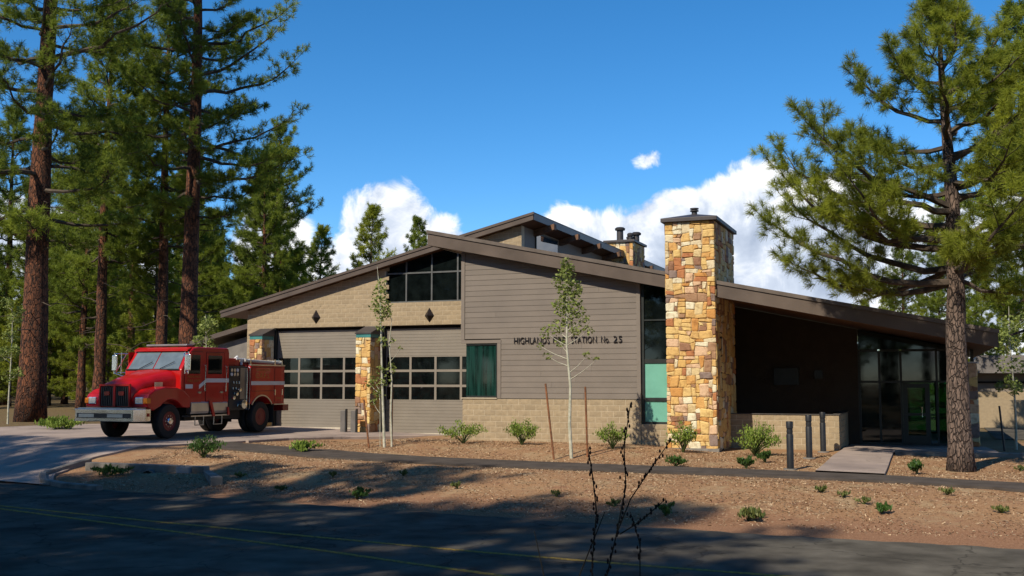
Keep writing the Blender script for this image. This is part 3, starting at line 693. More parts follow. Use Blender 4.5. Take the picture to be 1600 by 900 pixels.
# stone column carrying the east end of the roof
colm = part('column', MB().box(1.20, 1.40, 35.95, 36.2, 0, 2.62), M('stone_mortar', None))
stones(colm, (1.16, 35.95, .05), .28, 2.57, '-y', .14, 21); stones(colm, (1.40, 35.93, .05), .3, 2.57, '+x', .15, 22)
obj('cap', MB().box(1.13, 1.48, 35.86, 36.26, 2.625, 2.67), M('white_cap', (.7, .7, .68), .5), colm)
obj('post', MB().box(1.25, 1.35, 36.0, 36.1, 2.67, 3.1), frame_m, colm)
# lettering
def text_mesh(s_, size, ext, font_scale=(1, 1)):
    cu = bpy.data.curves.new('lettering', 'FONT'); cu.body = s_; cu.size = size; cu.extrude = ext; cu.resolution_u = 3; cu.offset = -.02
    o = bpy.data.objects.new('lettering_tmp', cu); COL.objects.link(o); dg = bpy.context.evaluated_depsgraph_get()
    me = bpy.data.meshes.new_from_object(o.evaluated_get(dg)); bpy.data.objects.remove(o); bpy.data.curves.remove(cu)
    co = np.zeros(len(me.vertices) * 3); me.vertices.foreach_get('co', co); co = co.reshape(-1, 3); co[:, 0] -= co[:, 0].min()
    return me, co
def put_text(s_, p, width, height, face, m_, parent, ext=.012, nm='lettering'):
    """text standing on a wall; face '-y' reads along +X, '+x' reads along +Y"""
    me, co = text_mesh(s_, 1, ext); co[:, 0] *= width / co[:, 0].max(); lo, hi = co[:, 1].min(), co[:, 1].max(); co[:, 1] = (co[:, 1] - lo) * height / (hi - lo)
    z = co[:, 2].copy()
    w_ = np.stack([co[:, 0], -z, co[:, 1]], 1) if face == '-y' else np.stack([z, co[:, 0], co[:, 1]], 1)
    me.vertices.foreach_set('co', w_.ravel()); me.update(); me.materials.clear(); me.materials.append(m_)
    return obj(nm, me, None, parent, wloc=p)
for wd_, a_, b_ in (('HIGHLANDS', 802.5, 859), ('FIRE', 865, 883.5), ('STATION', 893, 932.5), ('No.', 939.5, 952), ('25', 958, 971)):
    put_text(wd_, (-11.96 + (a_ - 803) * .0206, YW - .012, 3.235), (b_ - a_) * .0206, .19, '-y', letter_m, w_f, .018)
# ------------------------------------------------------------------ second building behind the car park
B2 = thing('annex_building', 'low grey building with flat dark band behind the car park', 'building', (8, 60, 0))
obj('wall', MB().box(2.2, 16, 60, 70, 0, 1.55), cmu, B2); obj('upper_wall', MB().box(2.4, 16, 60.2, 70, 1.55, 2.5), trim_m, B2)
obj('band', MB().box(2.35, 16, 60.1, 70, 1.98, 2.08), dark_m, B2)
obj('roof', MB().prism([(1.9, 2.5), (16.5, 2.5), (16.5, 3.4), (2.4, 3.4)], 59.4, 70.5), M('grey_roof', (.2, .18, .17), .6), B2)
sw = thing('block_screen_wall', 'tan block screen wall beside the car park', 'wall', (4, 52, 0))
obj('wall', MB().box(2.1, 3.1, 52, 52.3, 0, 1.35).box(3.1, 9, 52, 52.3, 0, 1.25), cmu, sw)
# culvert headwall in the verge
cv = thing('culvert_headwall', 'weathered concrete culvert headwall sunk in the verge beside the driveway', 'culvert', (-18.4, 21.8, T(-18.4, 21.8)))
zc = T(-18.4, 22)
obj('headwall', MB().box(-20.3, -16.6, 21.6, 21.85, zc - .5, zc + .12), conc_dark, cv, bevel=.015)
obj('wing', MB().prism([(-16.6, 21.85), (-16.6, 21.6), (-15.3, 20.2), (-15.1, 20.35)], zc - .5, zc + .02, 'z'), conc_dark, cv)
obj('pipe', MB().lathe([(.24, 0), (.24, -.12), (.2, -.12), (.2, 0)], (-18.2, 21.6, zc - .22), 18, 'y'), M('corrugated', (.2, .2, .2), .5, metal=.6), cv)
obj('marker_panel', MB().box(-17.35, -16.95, 21.5, 21.59, zc - .42, zc + .1), M('pale_grey_panel', (.3, .31, .33), .8), cv)
# ------------------------------------------------------------------ bollards and guard posts
def bollard():
    r = thing('bollard', 'black bollard', 'bollard', (0, 0, 0), 'black bollards along the entry walkway')
    obj('post', MB().lathe([(.082, 0), (.082, .80), (.078, .81), (.07, .815), (.07, .85), (.075, .855), (.075, .9), (.07, .905), (.07, .95), (.082, .955), (.082, 1.1), (.075, 1.115), (.0, 1.12)], (0, 0, 0), 24), black_post, r, smooth=True, rel=(0, 0, 0))
    obj('footing', MB().lathe([(.16, -.05), (.16, .012), (.0, .013)], (0, 0, 0), 24), conc_dark, r, rel=(0, 0, 0))
    return r
b0 = bollard()
for i, ((x, y), lb) in enumerate([((-3.08, 25.8), 'black bollard farthest from the low block wall, beside the asphalt path'), ((-2.95, 28.8), 'middle black bollard of the row beside the walkway'), ((-2.83, 31.4), 'black bollard standing right in front of the low block wall')]):
    o = b0 if i == 0 else copy_thing(b0, (0, 0, 0)); o.location = (x, y, T(x, y)); o['label'] = lb
for i, (x, lb) in enumerate(((-20.42, 'grey steel guard post by the bay pilaster, next to the open apron'), (-19.98, 'grey steel guard post before the bay pilaster, beside the second bay'))):
    g = thing('guard_post', lb, 'post', (x, 34.75, 0), 'grey guard posts before the pilaster')
    obj('post', MB().box(-.10, .10, -.05, .05, 0, .98), grey_post, g, rel=(0, 0, 0), bevel=.01)
    obj('edge_strip', MB().box(.101, .155, -.045, .045, 0, 1.04), black_post, g, rel=(0, 0, 0))
# ------------------------------------------------------------------ fire engine (local: +x towards the station's bays side, +y rearwards, front axle at y 0)
K = 1.025; TX, TY = -23.3, 27.1; TZ = T(TX, TY + 2) + .035
TR = thing('fire_engine', 'red crew cab fire engine with chrome bumper parked on the concrete apron', 'fire engine', (TX, TY, TZ))
def tp_(name, mb, m_, parent=TR, bevel=0, smooth=False):
    s_ = MB(); s_.v = [(x * K, y * K, z * K) for x, y, z in mb.v]; s_.f = mb.f
    return obj(name, s_, m_, parent, wloc=(TX, TY, TZ), bevel=bevel * K, smooth=smooth)
tp_('chassis', MB().box(-.45, -.33, -1.2, 6.1, .68, .92).box(.33, .45, -1.2, 6.1, .68, .92).box(-.9, .9, -.08, .08, .45, .6).box(-.9, .9, 4.62, 4.78, .42, .62).box(-.4, .4, -.9, .6, .55, 1.0).box(-.85, .85, 1.0, 3.9, .5, .95), M('chassis_black', (.02, .02, .02), .7))
# hood: lofted sections
def loft(secs):
    mb = MB(); n = len(secs[0]); vs = [p for s_ in secs for p in s_]
    fs = [(i * n + j, i * n + j + 1, (i + 1) * n + j + 1, (i + 1) * n + j) for i in range(len(secs) - 1) for j in range(n - 1)]
    fs += [tuple(range(n - 1, -1, -1)), tuple((len(secs) - 1) * n + j for j in range(n))]
    return mb.add(vs, fs)
secs = []
for y, hw, tp0, lo in ((-1.10, .56, 1.66, .98), (-1.02, .60, 1.74, .98), (-.6, .66, 1.87, 1.0), (-.1, .74, 1.99, 1.0), (.3, .84, 2.08, 1.0), (.56, .93, 2.14, 1.0)):
    secs.append([(-hw, y, lo), (-hw, y, tp0 - .34), (-hw * .97, y, tp0 - .2), (-hw * .86, y, tp0 - .08), (-hw * .6, y, tp0 - .02), (0, y, tp0), (hw * .6, y, tp0 - .02), (hw * .86, y, tp0 - .08), (hw * .97, y, tp0 - .2), (hw, y, tp0 - .34), (hw, y, lo)])
hood = tp_('hood', loft(secs), red, smooth=True)
tp_('hood_vent', MB().box(.775, .80, -.32, .02, 1.58, 1.72), alu, hood)
for sx in (-1, 1):
    prof = [(-1.08, .98), (-1.10, 1.2), (-1.0, 1.36), (-.75, 1.50), (-.3, 1.58), (.25, 1.56), (.6, 1.46), (.86, 1.28), (.92, .92), (.70, .92)]
    prof += [(.66 * math.cos(a), .53 + .66 * math.sin(a)) for a in [R(d) for d in range(40, 141, 12)]] + [(-.70, .9), (-.78, .86)]
    fe = tp_('fender', MB().prism(prof, sx * .55, sx * 1.17, 'x'), red, bevel=.05)
    hl = tp_('headlight', MB().box(min(sx * .74, sx * 1.02), max(sx * .74, sx * 1.02), -1.125, -1.0, 1.07, 1.27), lens, fe, bevel=.02)
    tp_('turn_signal', MB().box(min(sx * 1.03, sx * 1.175), max(sx * 1.03, sx * 1.175), -1.115, -.93, 1.08, 1.25), amber, fe, bevel=.02)
gr = tp_('grille', MB().box(-.53, .53, -1.135, -1.1, 1.0, 1.60), M('grille_dark', (.03, .025, .025), .5, metal=.4))
for i in range(15):
    x = -.49 + .07 * i
    if abs(x) > .05: tp_('slat', MB().box(x - .012, x + .012, -1.16, -1.137, 1.02, 1.57), M('grille_slat', (.07, .06, .06), .4, metal=.6), gr)
tp_('grille_bar', MB().box(-.04, .04, -1.175, -1.137, .98, 1.63).box(-.57, .57, -1.17, -1.1, 1.602, 1.66).box(-.58, -.535, -1.17, -1.1, .98, 1.6).box(.535, .58, -1.17, -1.1, .98, 1.6), red, gr)
for sx in (-1, 1): tp_('warning_lamp', MB().box(sx * .27 - .1, sx * .27 + .1, -1.185, -1.162, 1.32, 1.44), M('red_lens', (.4, .01, .01), .15), gr)
bp = tp_('bumper', MB().prism([(-1.24, -1.22), (-1.08, -1.58), (1.08, -1.58), (1.24, -1.22), (1.24, -1.0), (1.16, -1.0), (1.12, -1.18), (-1.12, -1.18), (-1.16, -1.0), (-1.24, -1.0)], .56, .93, 'z'), chrome, bevel=.015)
tp_('bumper_recess', MB().box(-1.0, 1.0, -1.595, -1.581, .66, .80), M('bumper_dark', (.06, .06, .065), .3, metal=.6), bp)
for x0, x1 in ((-.92, -.35), (.15, .72)): tp_('bumper_plate', MB().box(x0, x1, -1.605, -1.597, .68, .78), alu, bp)
tp_('bumper_rail', MB().box(-1.10, 1.10, -1.60, -1.581, .88, .92).box(-1.10, 1.10, -1.60, -1.581, .57, .61), chrome, bp)
tp_('side_lamp', MB().box(1.235, 1.25, -1.17, -1.05, .70, .80), M('red_lens', None), bp)
tp_('bumper_deck', MB().box(-1.1, 1.1, -1.45, -1.06, .935, .96), alu, bp)
# cab
cab = tp_('cab', MB().prism([(.50, 1.0), (.50, 2.10), (.93, 2.70), (1.06, 2.80), (1.3, 2.84), (2.86, 2.84), (2.92, 2.78), (2.92, 1.0)], -1.10, 1.10, 'x'), red, bevel=.06)
def quadpanel(pts, th, nrm):
    n = Vector(nrm); return MB().add([tuple(Vector(p) + n * th) for p in pts] + [tuple(Vector(p) - n * .01) for p in pts], [(0, 1, 2, 3), (7, 6, 5, 4), (0, 4, 5, 1), (1, 5, 6, 2), (2, 6, 7, 3), (3, 7, 4, 0)])
wn = Vector((0, -.6, .43)).normalized()
cab_glass = M('windscreen', (.16, .20, .22), .06, spec=1.)  # pale tint carries the bright sky reflection
for x0, x1 in ((-.98, -.02), (.02, .98)):
    ws = tp_('windscreen', quadpanel([(x0, .515, 2.13), (x1, .515, 2.13), (x1 * (.95 if abs(x1) > .5 else 1), .905, 2.675), (x0 * (.95 if abs(x0) > .5 else 1), .905, 2.675)], .012, wn), cab_glass, cab)
tp_('windscreen_frame', quadpanel([(-1.04, .49, 2.09), (1.04, .49, 2.09), (1.02, .49, 2.125), (-1.02, .49, 2.125)], .02, wn), black_m, cab)
tp_('wiper', MB().tube([(.3, .47, 2.14), (.75, .60, 2.36)], .012, 5).tube([(-.5, .47, 2.14), (-.1, .60, 2.36)], .012, 5), black_m, cab)
tp_('sun_visor', MB().prism([(.84, 2.74), (1.06, 2.83), (1.06, 2.80), (.84, 2.70)], -1.05, 1.05, 'x'), red, cab)
XS = 1.10
def door(nm, y0, y1, wy0, wy1, slope):
    poly = [(y0, 1.06), (y1, 1.06), (y1, 2.68), (y0 + slope, 2.68), (y0, 2.12)]
    cyy = (y0 + y1) / 2; tp_('door_gap', MB().prism([(y + (.014 if y > cyy else -.014), z + (.014 if z > 1.9 else -.014)) for y, z in poly], XS, XS + .004, 'x'), black_m, cab)
    d = tp_(nm, MB().prism(poly, XS, XS + .014, 'x'), red, cab, bevel=.004)
    tp_('window', MB().prism([(wy0, 1.98), (wy1, 1.98), (wy1, 2.58), (wy0 + slope * .8, 2.58), (wy0, 2.14)], XS + .014, XS + .02, 'x'), M('cab_side_glass', (.006, .007, .007), .05, spec=.5), d)
    tp_('handle', MB().box(XS + .012, XS + .05, y1 - .2, y1 - .06, 1.36, 1.42), chrome, d)
    return d
d1 = door('front_door', .66, 1.50, .78, 1.40, .3); d2 = door('rear_door', 1.72, 2.62, 1.80, 2.52, 0)
for x in (-XS - .012,):
    for y0, y1 in ((.66, 1.5), (1.72, 2.62)):
        dd = tp_('far_door', MB().box(x, -XS, y0, y1, 1.06, 2.68), red, cab); tp_('window', MB().box(x - .006, x, y0 + .1, y1 - .1, 1.98, 2.58), M('cab_side_glass', None), dd)
tp_('rear_quarter', MB().box(XS, XS + .006, 2.66, 2.90, 1.1, 2.7), red, cab)
for st_ in (MB().prism([(.70, 1.52), (1.05, 1.52), (1.05, 1.65), (.70, 1.65)], XS + .0145, XS + .018, 'x'), MB().prism([(1.36, 1.50), (1.74, 1.71), (1.74, 1.84), (1.36, 1.63)], XS + .0145, XS + .018, 'x').prism([(1.74, 1.71), (2.9, 1.71), (2.9, 1.84), (1.74, 1.84)], XS + .0145, XS + .018, 'x')): tp_('stripe', st_, white_m, cab)
for y, z0, z1 in ((1.60, 1.42, 2.28), (2.70, 1.40, 2.26)):
    tp_('grab_rail', MB().tube([(XS + .0, y, z0), (XS + .07, y, z0 + .02), (XS + .07, y, z1 - .02), (XS + .0, y, z1)], .018, 8), chrome, cab, smooth=True)
lb = tp_('light_bar', MB().box(-.8, .8, 1.1, 1.42, 2.865, 2.93), M('lightbar_grey', (.25, .23, .24), .3), cab, bevel=.02)
for sx in (-1, 1):
    mf = MB(); X0 = sx * 1.10
    for z in (2.02, 2.62): mf.tube([(X0, .62, z + (0 if z < 2.3 else .0)), (X0 + sx * .34, .40, z)], .014, 6)
    mf.tube([(X0 + sx * .34, .40, 1.98), (X0 + sx * .34, .40, 2.66)], .016, 6).tube([(X0 + sx * .14, .49, 1.98), (X0 + sx * .14, .49, 2.66)], .014, 6).tube([(X0 + sx * .03, .58, 2.62), (X0 + sx * .3, .42, 2.02)], .012, 6).tube([(X0 - sx * .1, .58, 1.86), (X0 + sx * .34, .40, 2.0)], .012, 6)
    mr = tp_('mirror_arm', mf, chrome, cab, smooth=True)
    tp_('mirror_head', MB().box(min(X0 + sx * .24, X0 + sx * .42), max(X0 + sx * .24, X0 + sx * .42), .37, .43, 2.08, 2.58), chrome, mr, bevel=.02)
# lettering on the door and the body
put_text('HIGHLANDS', (TX + (XS + .02) * K, TY + .80 * K, TZ + 1.86 * K), .60 * K, .07 * K, '+x', gold, cab, .002)
put_text('FIRE', (TX + (XS + .02) * K, TY + .80 * K, TZ + 1.72 * K), .26 * K, .08 * K, '+x', gold, cab, .002)
put_text('DEPT', (TX + (XS + .02) * K, TY + 1.12 * K, TZ + 1.72 * K), .28 * K, .08 * K, '+x', gold, cab, .002)
put_text('HIGHLANDS', (TX + (XS + .02) * K, TY + 1.86 * K, TZ + 2.61 * K), .55 * K, .05 * K, '+x', gold, cab, .002)
# steps and tank under the cab
stp = tp_('fuel_tank', MB().prism([(.93, 1.10), (.93, .74), (.99, .70), (1.10, .72), (1.14, .80), (1.14, 1.06), (1.10, 1.10)], .98, 1.86, 'y').prism([(.93, 1.08), (.93, .74), (.99, .70), (1.10, .72), (1.14, .80), (1.14, 1.04), (1.10, 1.08)], 1.98, 2.84, 'y'), alu, bevel=.01)
tp_('running_board', MB().box(.8, 1.16, .95, 2.9, .63, .67), alu, stp)
for y in (1.25, 2.2):
    tp_('step', MB().tube([(1.08, y, .63), (1.08, y, .36), (1.08, y + .42, .36), (1.08, y + .42, .63)], .018, 6), alu, stp)
for pb in ([(1.82, 1.12), (1.95, 1.12), (2.14, .62), (2.02, .62)], [(2.78, .9), (2.84, .9), (2.9, .64), (2.8, .64)]): tp_('red_brace', MB().prism(pb, 1.15, 1.19, 'x'), red, stp)
# pump panel
pp = tp_('pump_panel', MB().box(-1.08, 1.08, 2.96, 3.98, .78, 2.26), M('pump_dark', (.035, .036, .04), .45, metal=.4), bevel=.01)
for iy, y in enumerate((3.08, 3.24, 3.40)):
    for iz, z in enumerate((1.98, 2.12)): tp_('gauge', MB().lathe([(.058, 0), (.058, .025), (.045, .027), (0, .02)], (1.08, y, z), 14, 'x'), alu if (iy + iz) % 3 else white_m, pp)
    tp_('valve', MB().lathe([(.04, 0), (.04, .08), (.065, .085), (.065, .14), (0, .145)], (1.08, y, 1.2 + .13 * iy), 12, 'x'), chrome, pp)
for y, z in ((3.15, 1.74), (3.3, 1.74), (3.45, 1.74), (3.12, 1.55), (3.28, 1.55), (3.2, 1.38), (3.4, .98)):
    tp_('lever', MB().tube([(1.08, y, z), (1.13, y, z), (1.14, y, z - .07)], .014, 6), chrome, pp)
tp_('intake', MB().lathe([(.12, 0), (.12, .1), (.15, .11), (.15, .16), (.02, .17)], (1.08, 3.62, .98), 18, 'x'), chrome, pp, smooth=True)
tp_('panel_sheet', MB().box(1.082, 1.095, 3.56, 3.96, 1.15, 2.2), M('tread_plate', (.22, .22, .225), .35, metal=.8), pp)
tp_('panel_rail', MB().tube([(1.1, 4.02, .78), (1.15, 4.02, .82), (1.15, 4.02, 2.2), (1.1, 4.02, 2.24)], .022, 8).tube([(1.1, 3.90, .8), (1.13, 3.90, .84), (1.13, 3.90, 2.2)], .02, 8), chrome, pp)
tp_('top_locker', MB().box(-.95, .95, 2.98, 3.7, 2.262, 2.52), red, pp, bevel=.02)
tp_('monitor_pipe', MB().tube([(.75, 3.72, 2.2), (.75, 3.72, 2.52), (.75, 3.84, 2.58)], .05, 8).tube([(.95, 3.8, 2.3), (.95, 3.8, 2.50)], .04, 8).tube([(.95, 3.5, 2.50), (.95, 4.0, 2.50)], .035, 8), white_m, pp, smooth=True)
# rear body
prof = [(4.04, .96), (4.04, 2.28), (6.08, 2.28), (6.08, .96), (5.42, .96)] + [(4.72 + .70 * math.cos(a), .54 + .70 * math.sin(a)) for a in [R(d) for d in range(37, 144, 10)]]
bd = tp_('body', MB().prism(prof, .62, 1.17, 'x').prism(prof, -1.17, -.62, 'x').box(-.62, .62, 4.04, 6.08, .96, 2.28), red, bevel=.012)
arch = [(4.72 + .745 * math.cos(a), .54 + .745 * math.sin(a)) for a in [R(d) for d in range(34, 147, 8)]] + [(4.72 + .70 * math.cos(a), .54 + .70 * math.sin(a)) for a in [R(d) for d in range(146, 33, -8)]]
tp_('arch_trim', MB().prism(arch, 1.165, 1.19, 'x'), alu, bd)
tp_('body_rim', MB().box(1.10, 1.185, 4.03, 6.1, 2.285, 2.33).box(-1.185, -1.10, 4.03, 6.1, 2.285, 2.33).box(-1.10, 1.10, 6.04, 6.1, 2.285, 2.33), alu, bd)
tp_('locker_gap', MB().box(1.168, 1.173, 4.085, 5.435, 1.405, 2.235).box(1.168, 1.173, 5.465, 6.035, 1.005, 2.235), black_m, bd)
tp_('locker_door', MB().box(1.17, 1.178, 4.10, 5.42, 1.42, 2.22).box(1.17, 1.178, 5.48, 6.02, 1.02, 2.22), red, bd, bevel=.004)
tp_('stripe', MB().box(1.179, 1.183, 4.06, 6.08, 1.62, 1.75), white_m, bd)
tp_('lower_edge', MB().box(1.05, 1.18, 5.45, 6.09, .92, .955), alu, bd)
for z, y in ((1.36, 5.46), (1.36, 5.9)): tp_('latch', MB().box(1.179, 1.20, y, y + .05, z - .1, z + .1), chrome, bd)
put_text('HIGHLANDS', (TX + 1.18 * K, TY + 4.34 * K, TZ + 2.10 * K), .80 * K, .075 * K, '+x', gold, bd, .002)
put_text('C.A.F.S.', (TX + 1.18 * K, TY + 4.32 * K, TZ + 1.86 * K), .84 * K, .17 * K, '+x', gold, bd, .002)
put_text('FIRE', (TX + 1.18 * K, TY + 5.6 * K, TZ + 1.12 * K), .34 * K, .07 * K, '+x', gold, bd, .002)
tp_('rear_step', MB().box(-1.12, 1.12, 6.09, 6.45, .70, .92), M('dark_red_enamel', (.22, .006, .006), .35, coat=.4), bd, bevel=.01)
tp_('hose_tank', MB().box(-.78, .78, 3.75, 6.0, 2.285, 2.42), red, bd, bevel=.02)
tp_('suction_hose', MB().tube([(1.0, 3.9, 2.46), (1.0, 6.05, 2.40)], .055, 10).tube([(.86, 3.9, 2.44), (.86, 5.9, 2.40)], .05, 10), M('pale_hose', (.48, .46, .44), .6), bd, smooth=True)
tp_('yellow_hose', MB().tube([(.7, 4.1, 2.45), (.72, 5.6, 2.45)], .05, 8), M('yellow_hose', (.45, .28, .05), .7), bd, smooth=True)
tp_('hose_bracket', MB().box(.8, 1.1, 5.55, 5.62, 2.33, 2.52).box(.8, 1.1, 6.0, 6.06, 2.33, 2.5).box(.8, 1.1, 4.1, 4.16, 2.33, 2.52), chrome, bd)
# wheels
rim_m = M('red_rim', (.20, .012, .012), .45)
def wheel(x, y, sx, dual=False):
    r = .53
    tyre = [(.30, -.13), (.42, -.145), (.50, -.13), (r, -.09), (r, -.03), (r - .015, -.028), (r - .015, -.02), (r, -.018), (r, .018), (r - .015, .02), (r - .015, .028), (r, .03), (r, .09), (.50, .13), (.42, .145), (.30, .13)]
    w_ = tp_('wheel', MB().lathe([(a, b * sx) for a, b in tyre], (x, y, r), 32, 'x', False), black_m, smooth=True)
    d = .03 if dual else .09
    tp_('rim', MB().lathe([(.30, sx * .11), (.29, sx * (.13)), (.25, sx * .12), (.22, sx * d), (.12, sx * d), (.0, sx * d)], (x, y, r), 24, 'x'), rim_m, w_, smooth=True)
    tp_('hub', MB().lathe([(.12, sx * d), (.12, sx * (d + .05)), (.09, sx * (d + .09)), (0, sx * (d + .10))], (x, y, r), 16, 'x'), chrome if not dual else rim_m, w_, smooth=True)
    if not dual:
        lug = MB()
        for i in range(10):
            a = 2 * math.pi * i / 10; lug.lathe([(.017, sx * d), (.017, sx * (d + .04)), (0, sx * (d + .045))], (x, y + .17 * math.cos(a), r + .17 * math.sin(a)), 6, 'x')
        tp_('lug_nuts', lug, chrome, w_)
for sx in (-1, 1):
    wheel(sx * .98, 0, sx); wheel(sx * 1.0, 4.72, sx, True); wheel(sx * .68, 4.72, sx, True)
tp_('mud_flap', MB().box(.62, 1.15, 5.45, 5.47, .3, .95).box(-1.15, -.62, 5.45, 5.47, .3, .95), black_m)

# ------------------------------------------------------------------ trees
def np_mesh(name, V, Fc, m_, tone=None):
    """V (n,3) and F (m,k) arrays to a mesh, with an optional per-vertex tone"""
    me = bpy.data.meshes.new(name); k = Fc.shape[1]
    me.vertices.add(len(V)); me.vertices.foreach_set('co', V.astype(np.float32).ravel())
    me.loops.add(Fc.size); me.loops.foreach_set('vertex_index', Fc.astype(np.int32).ravel())
    me.polygons.add(len(Fc)); me.polygons.foreach_set('loop_start', np.arange(0, Fc.size, k, dtype=np.int32))
    me.update(calc_edges=True); me.validate()
    if tone is not None:
        a = me.attributes.new('tone', 'FLOAT', 'POINT'); a.data.foreach_set('value', tone.astype(np.float32))
    me.materials.append(m_); return me
def needles(P, D, tone, g, kn, ln, wd):
    """pom-pom tufts: P centres, D axes"""
    n = len(P); D = D / np.linalg.norm(D, axis=1, keepdims=True)
    r = g.normal(size=(n, kn, 3)); r /= np.linalg.norm(r, axis=2, keepdims=True)
    d = r + D[:, None, :] * .75; d /= np.linalg.norm(d, axis=2, keepdims=True)
    L = ln * g.uniform(.7, 1.15, (n, kn, 1))
    base = P[:, None, :] + D[:, None, :] * g.uniform(-.5, .35, (n, kn, 1)) * ln
    side = np.cross(d, g.normal(size=(n, kn, 3))); side /= np.linalg.norm(side, axis=2, keepdims=True)
    tip = base + d * L; tip[:, :, 2] -= .02
    V = np.stack([base - side * wd / 2, base + side * wd / 2, tip + side * wd * .25, tip - side * wd * .25], 2).reshape(-1, 3)
    Fc = np.arange(len(V)).reshape(-1, 4)
    tn = np.repeat(np.clip(tone[:, None] + g.uniform(-.15, .15, (n, kn)), 0, 1).ravel(), 4)
    return V, Fc, tn
def interp(tab, x):
    for (a, b), (c, d) in zip(tab, tab[1:]):
        if x <= c: return b + (d - b) * max(0, x - a) / (c - a)
    return tab[-1][1]
def make_pine(name, seed, H, r0, prof, nb, kn, ln, wd, bark, nmat, lean=(0, 0), twigs=8, dens=4, dead=6, deadlen=1., elev=((0, -8), (.5, 12), (1, 55)), extra=(), sides=12):
    """prof: crown radius by height fraction; a list of meshes trunk, limbs, crown around the base at the origin"""
    g = np.random.default_rng(seed); q = random.Random(seed)
    tp = []; tr = []; N = 18
    for i in range(N + 1):
        f = i / N; tp.append(Vector((lean[0] * f * H + .05 * math.sin(f * 7 + seed) * f * 2, lean[1] * f * H + .05 * math.cos(f * 6 + seed), f * H - .15 * (i == 0))))
        tr.append(r0 * ((1 - f) ** .75 * .97 + .03) * (1.22 if i == 0 else 1.06 if i == 1 else 1))
    tk = MB(); tk.tube(tp, tr, sides)
    if sides > 8:
        tk.v = [(x * (1 + .06 * math.sin(z * 3 + x * 9) + q.uniform(-.045, .045)), y * (1 + q.uniform(-.045, .045)), z) if z < H * .7 else (x, y, z) for x, y, z in tk.v]
    def at(f):
        i = min(N - 1, int(f * N)); return tp[i].lerp(tp[i + 1], f * N - i), tr[i] + (tr[i + 1] - tr[i]) * (f * N - i)
    lb_ = MB(); P = []; D = []; Tn = []
    f0, f1 = prof[0][0], prof[-1][0]
    jobs = []
    for i in range(nb):
        f = f0 + (f1 - f0) * ((i + q.random()) / nb) ** .92
        jobs.append((f, i * 2.39996 + q.uniform(-.5, .5), interp(prof, f) * q.uniform(.62, 1.12), interp(elev, (f - f0) / (f1 - f0)) + q.uniform(-12, 12)))
    jobs += list(extra)
    for f, a, L, e in jobs:
        p, rr = at(min(.985, f)); er = R(e); br = min(rr * .55, .018 + L * .017)
        dirv = Vector((math.cos(a) * math.cos(er), math.sin(a) * math.cos(er), math.sin(er)))
        pts = []; rad = []; nseg = 7; wob = Vector((q.uniform(-.12, .12), q.uniform(-.12, .12), 0))
        for j in range(nseg + 1):
            s_ = j / nseg; c = p + dirv * L * s_ + Vector((0, 0, 1)) * (L * (.16 * s_ * s_ - .07 * math.sin(s_ * math.pi))) + wob * L * math.sin(s_ * math.pi) * .8 + Vector((q.uniform(-1, 1), q.uniform(-1, 1), q.uniform(-1, 1))) * .03 * L * (0 < j)
            pts.append(c); rad.append(br * (1 - s_) ** .8 + .008)
        lb_.tube(pts, rad, 5)
        nt = max(3, int(twigs * min(1.3, .35 + L / 3.5)))
        tone0 = q.uniform(.25, .8)
        for k in range(nt + 1):
            s_ = .28 + .72 * k / nt; j = min(nseg - 1, int(s_ * nseg)); c = pts[j].lerp(pts[j + 1], s_ * nseg - j)
            bd_ = (pts[j + 1] - pts[j]).normalized(); sd = bd_.cross(Vector((0, 0, 1))); sd = sd.normalized() if sd.length > .01 else Vector((1, 0, 0))
            if k == nt: td = bd_; tl = .28 * L ** .5
            else:
                td = (bd_ * .65 + sd * (1 if k % 2 else -1) * q.uniform(.5, 1.05) + Vector((0, 0, q.uniform(-.15, .5)))).normalized(); tl = (.22 + .34 * L ** .7 * (1.05 - s_ * .55)) * q.uniform(.6, 1.2)
            e1 = c + td * tl * .55 + Vector((0, 0, -.02 * tl)); e2 = c + td * tl + Vector((0, 0, .10 * tl))
            lb_.tube([c, e1, e2], [.012 + .006 * tl, .009, .005], 3, False)
            nd = max(1, int(round(dens * (.45 + tl * .7))))
            for u in range(nd):
                w_ = 1 - .68 * u / max(1, nd); b_ = c.lerp(e1, min(1, w_ * 2)) if w_ < .5 else e1.lerp(e2, w_ * 2 - 1)
                jit = Vector((q.gauss(0, 1), q.gauss(0, 1), q.gauss(0, 1) + .3)) * (.07 + .09 * tl) * (0 if u == 0 else 1)
                P.append(b_ + jit); D.append((td * .8 + jit * 3 + Vector((0, 0, .45)))[:]); Tn.append(tone0 + q.uniform(-.2, .2))
    for i in range(dead):
        f = q.uniform(max(.08, f0 * .45), f0 + .08); p, rr = at(f); a = q.uniform(0, 6.283); L = q.uniform(.4, 1.0) * (.5 + H * .07) * deadlen
        dv = Vector((math.cos(a), math.sin(a), q.uniform(-.25, .2))); m1 = p + dv * L * .5 + Vector((0, 0, q.uniform(-.15, .1) * L)); lb_.tube([p, m1, p + dv * L + Vector((0, 0, q.uniform(-.3, .3) * L))], [.03, .02, .008], 4)
    V, Fc, tn = needles(np.array([tuple(p) for p in P]), np.array([tuple(d) for d in D]), np.array(Tn), g, kn, ln, wd)
    lm = lb_.mesh(name + '_limbs', True); lm.materials.append(limb_m)
    tm = tk.mesh(name + '_trunk', False); tm.shade_smooth(); tm.materials.append(bark)
    return tm, lm, np_mesh(name + '_crown', V, Fc, nmat, tn)
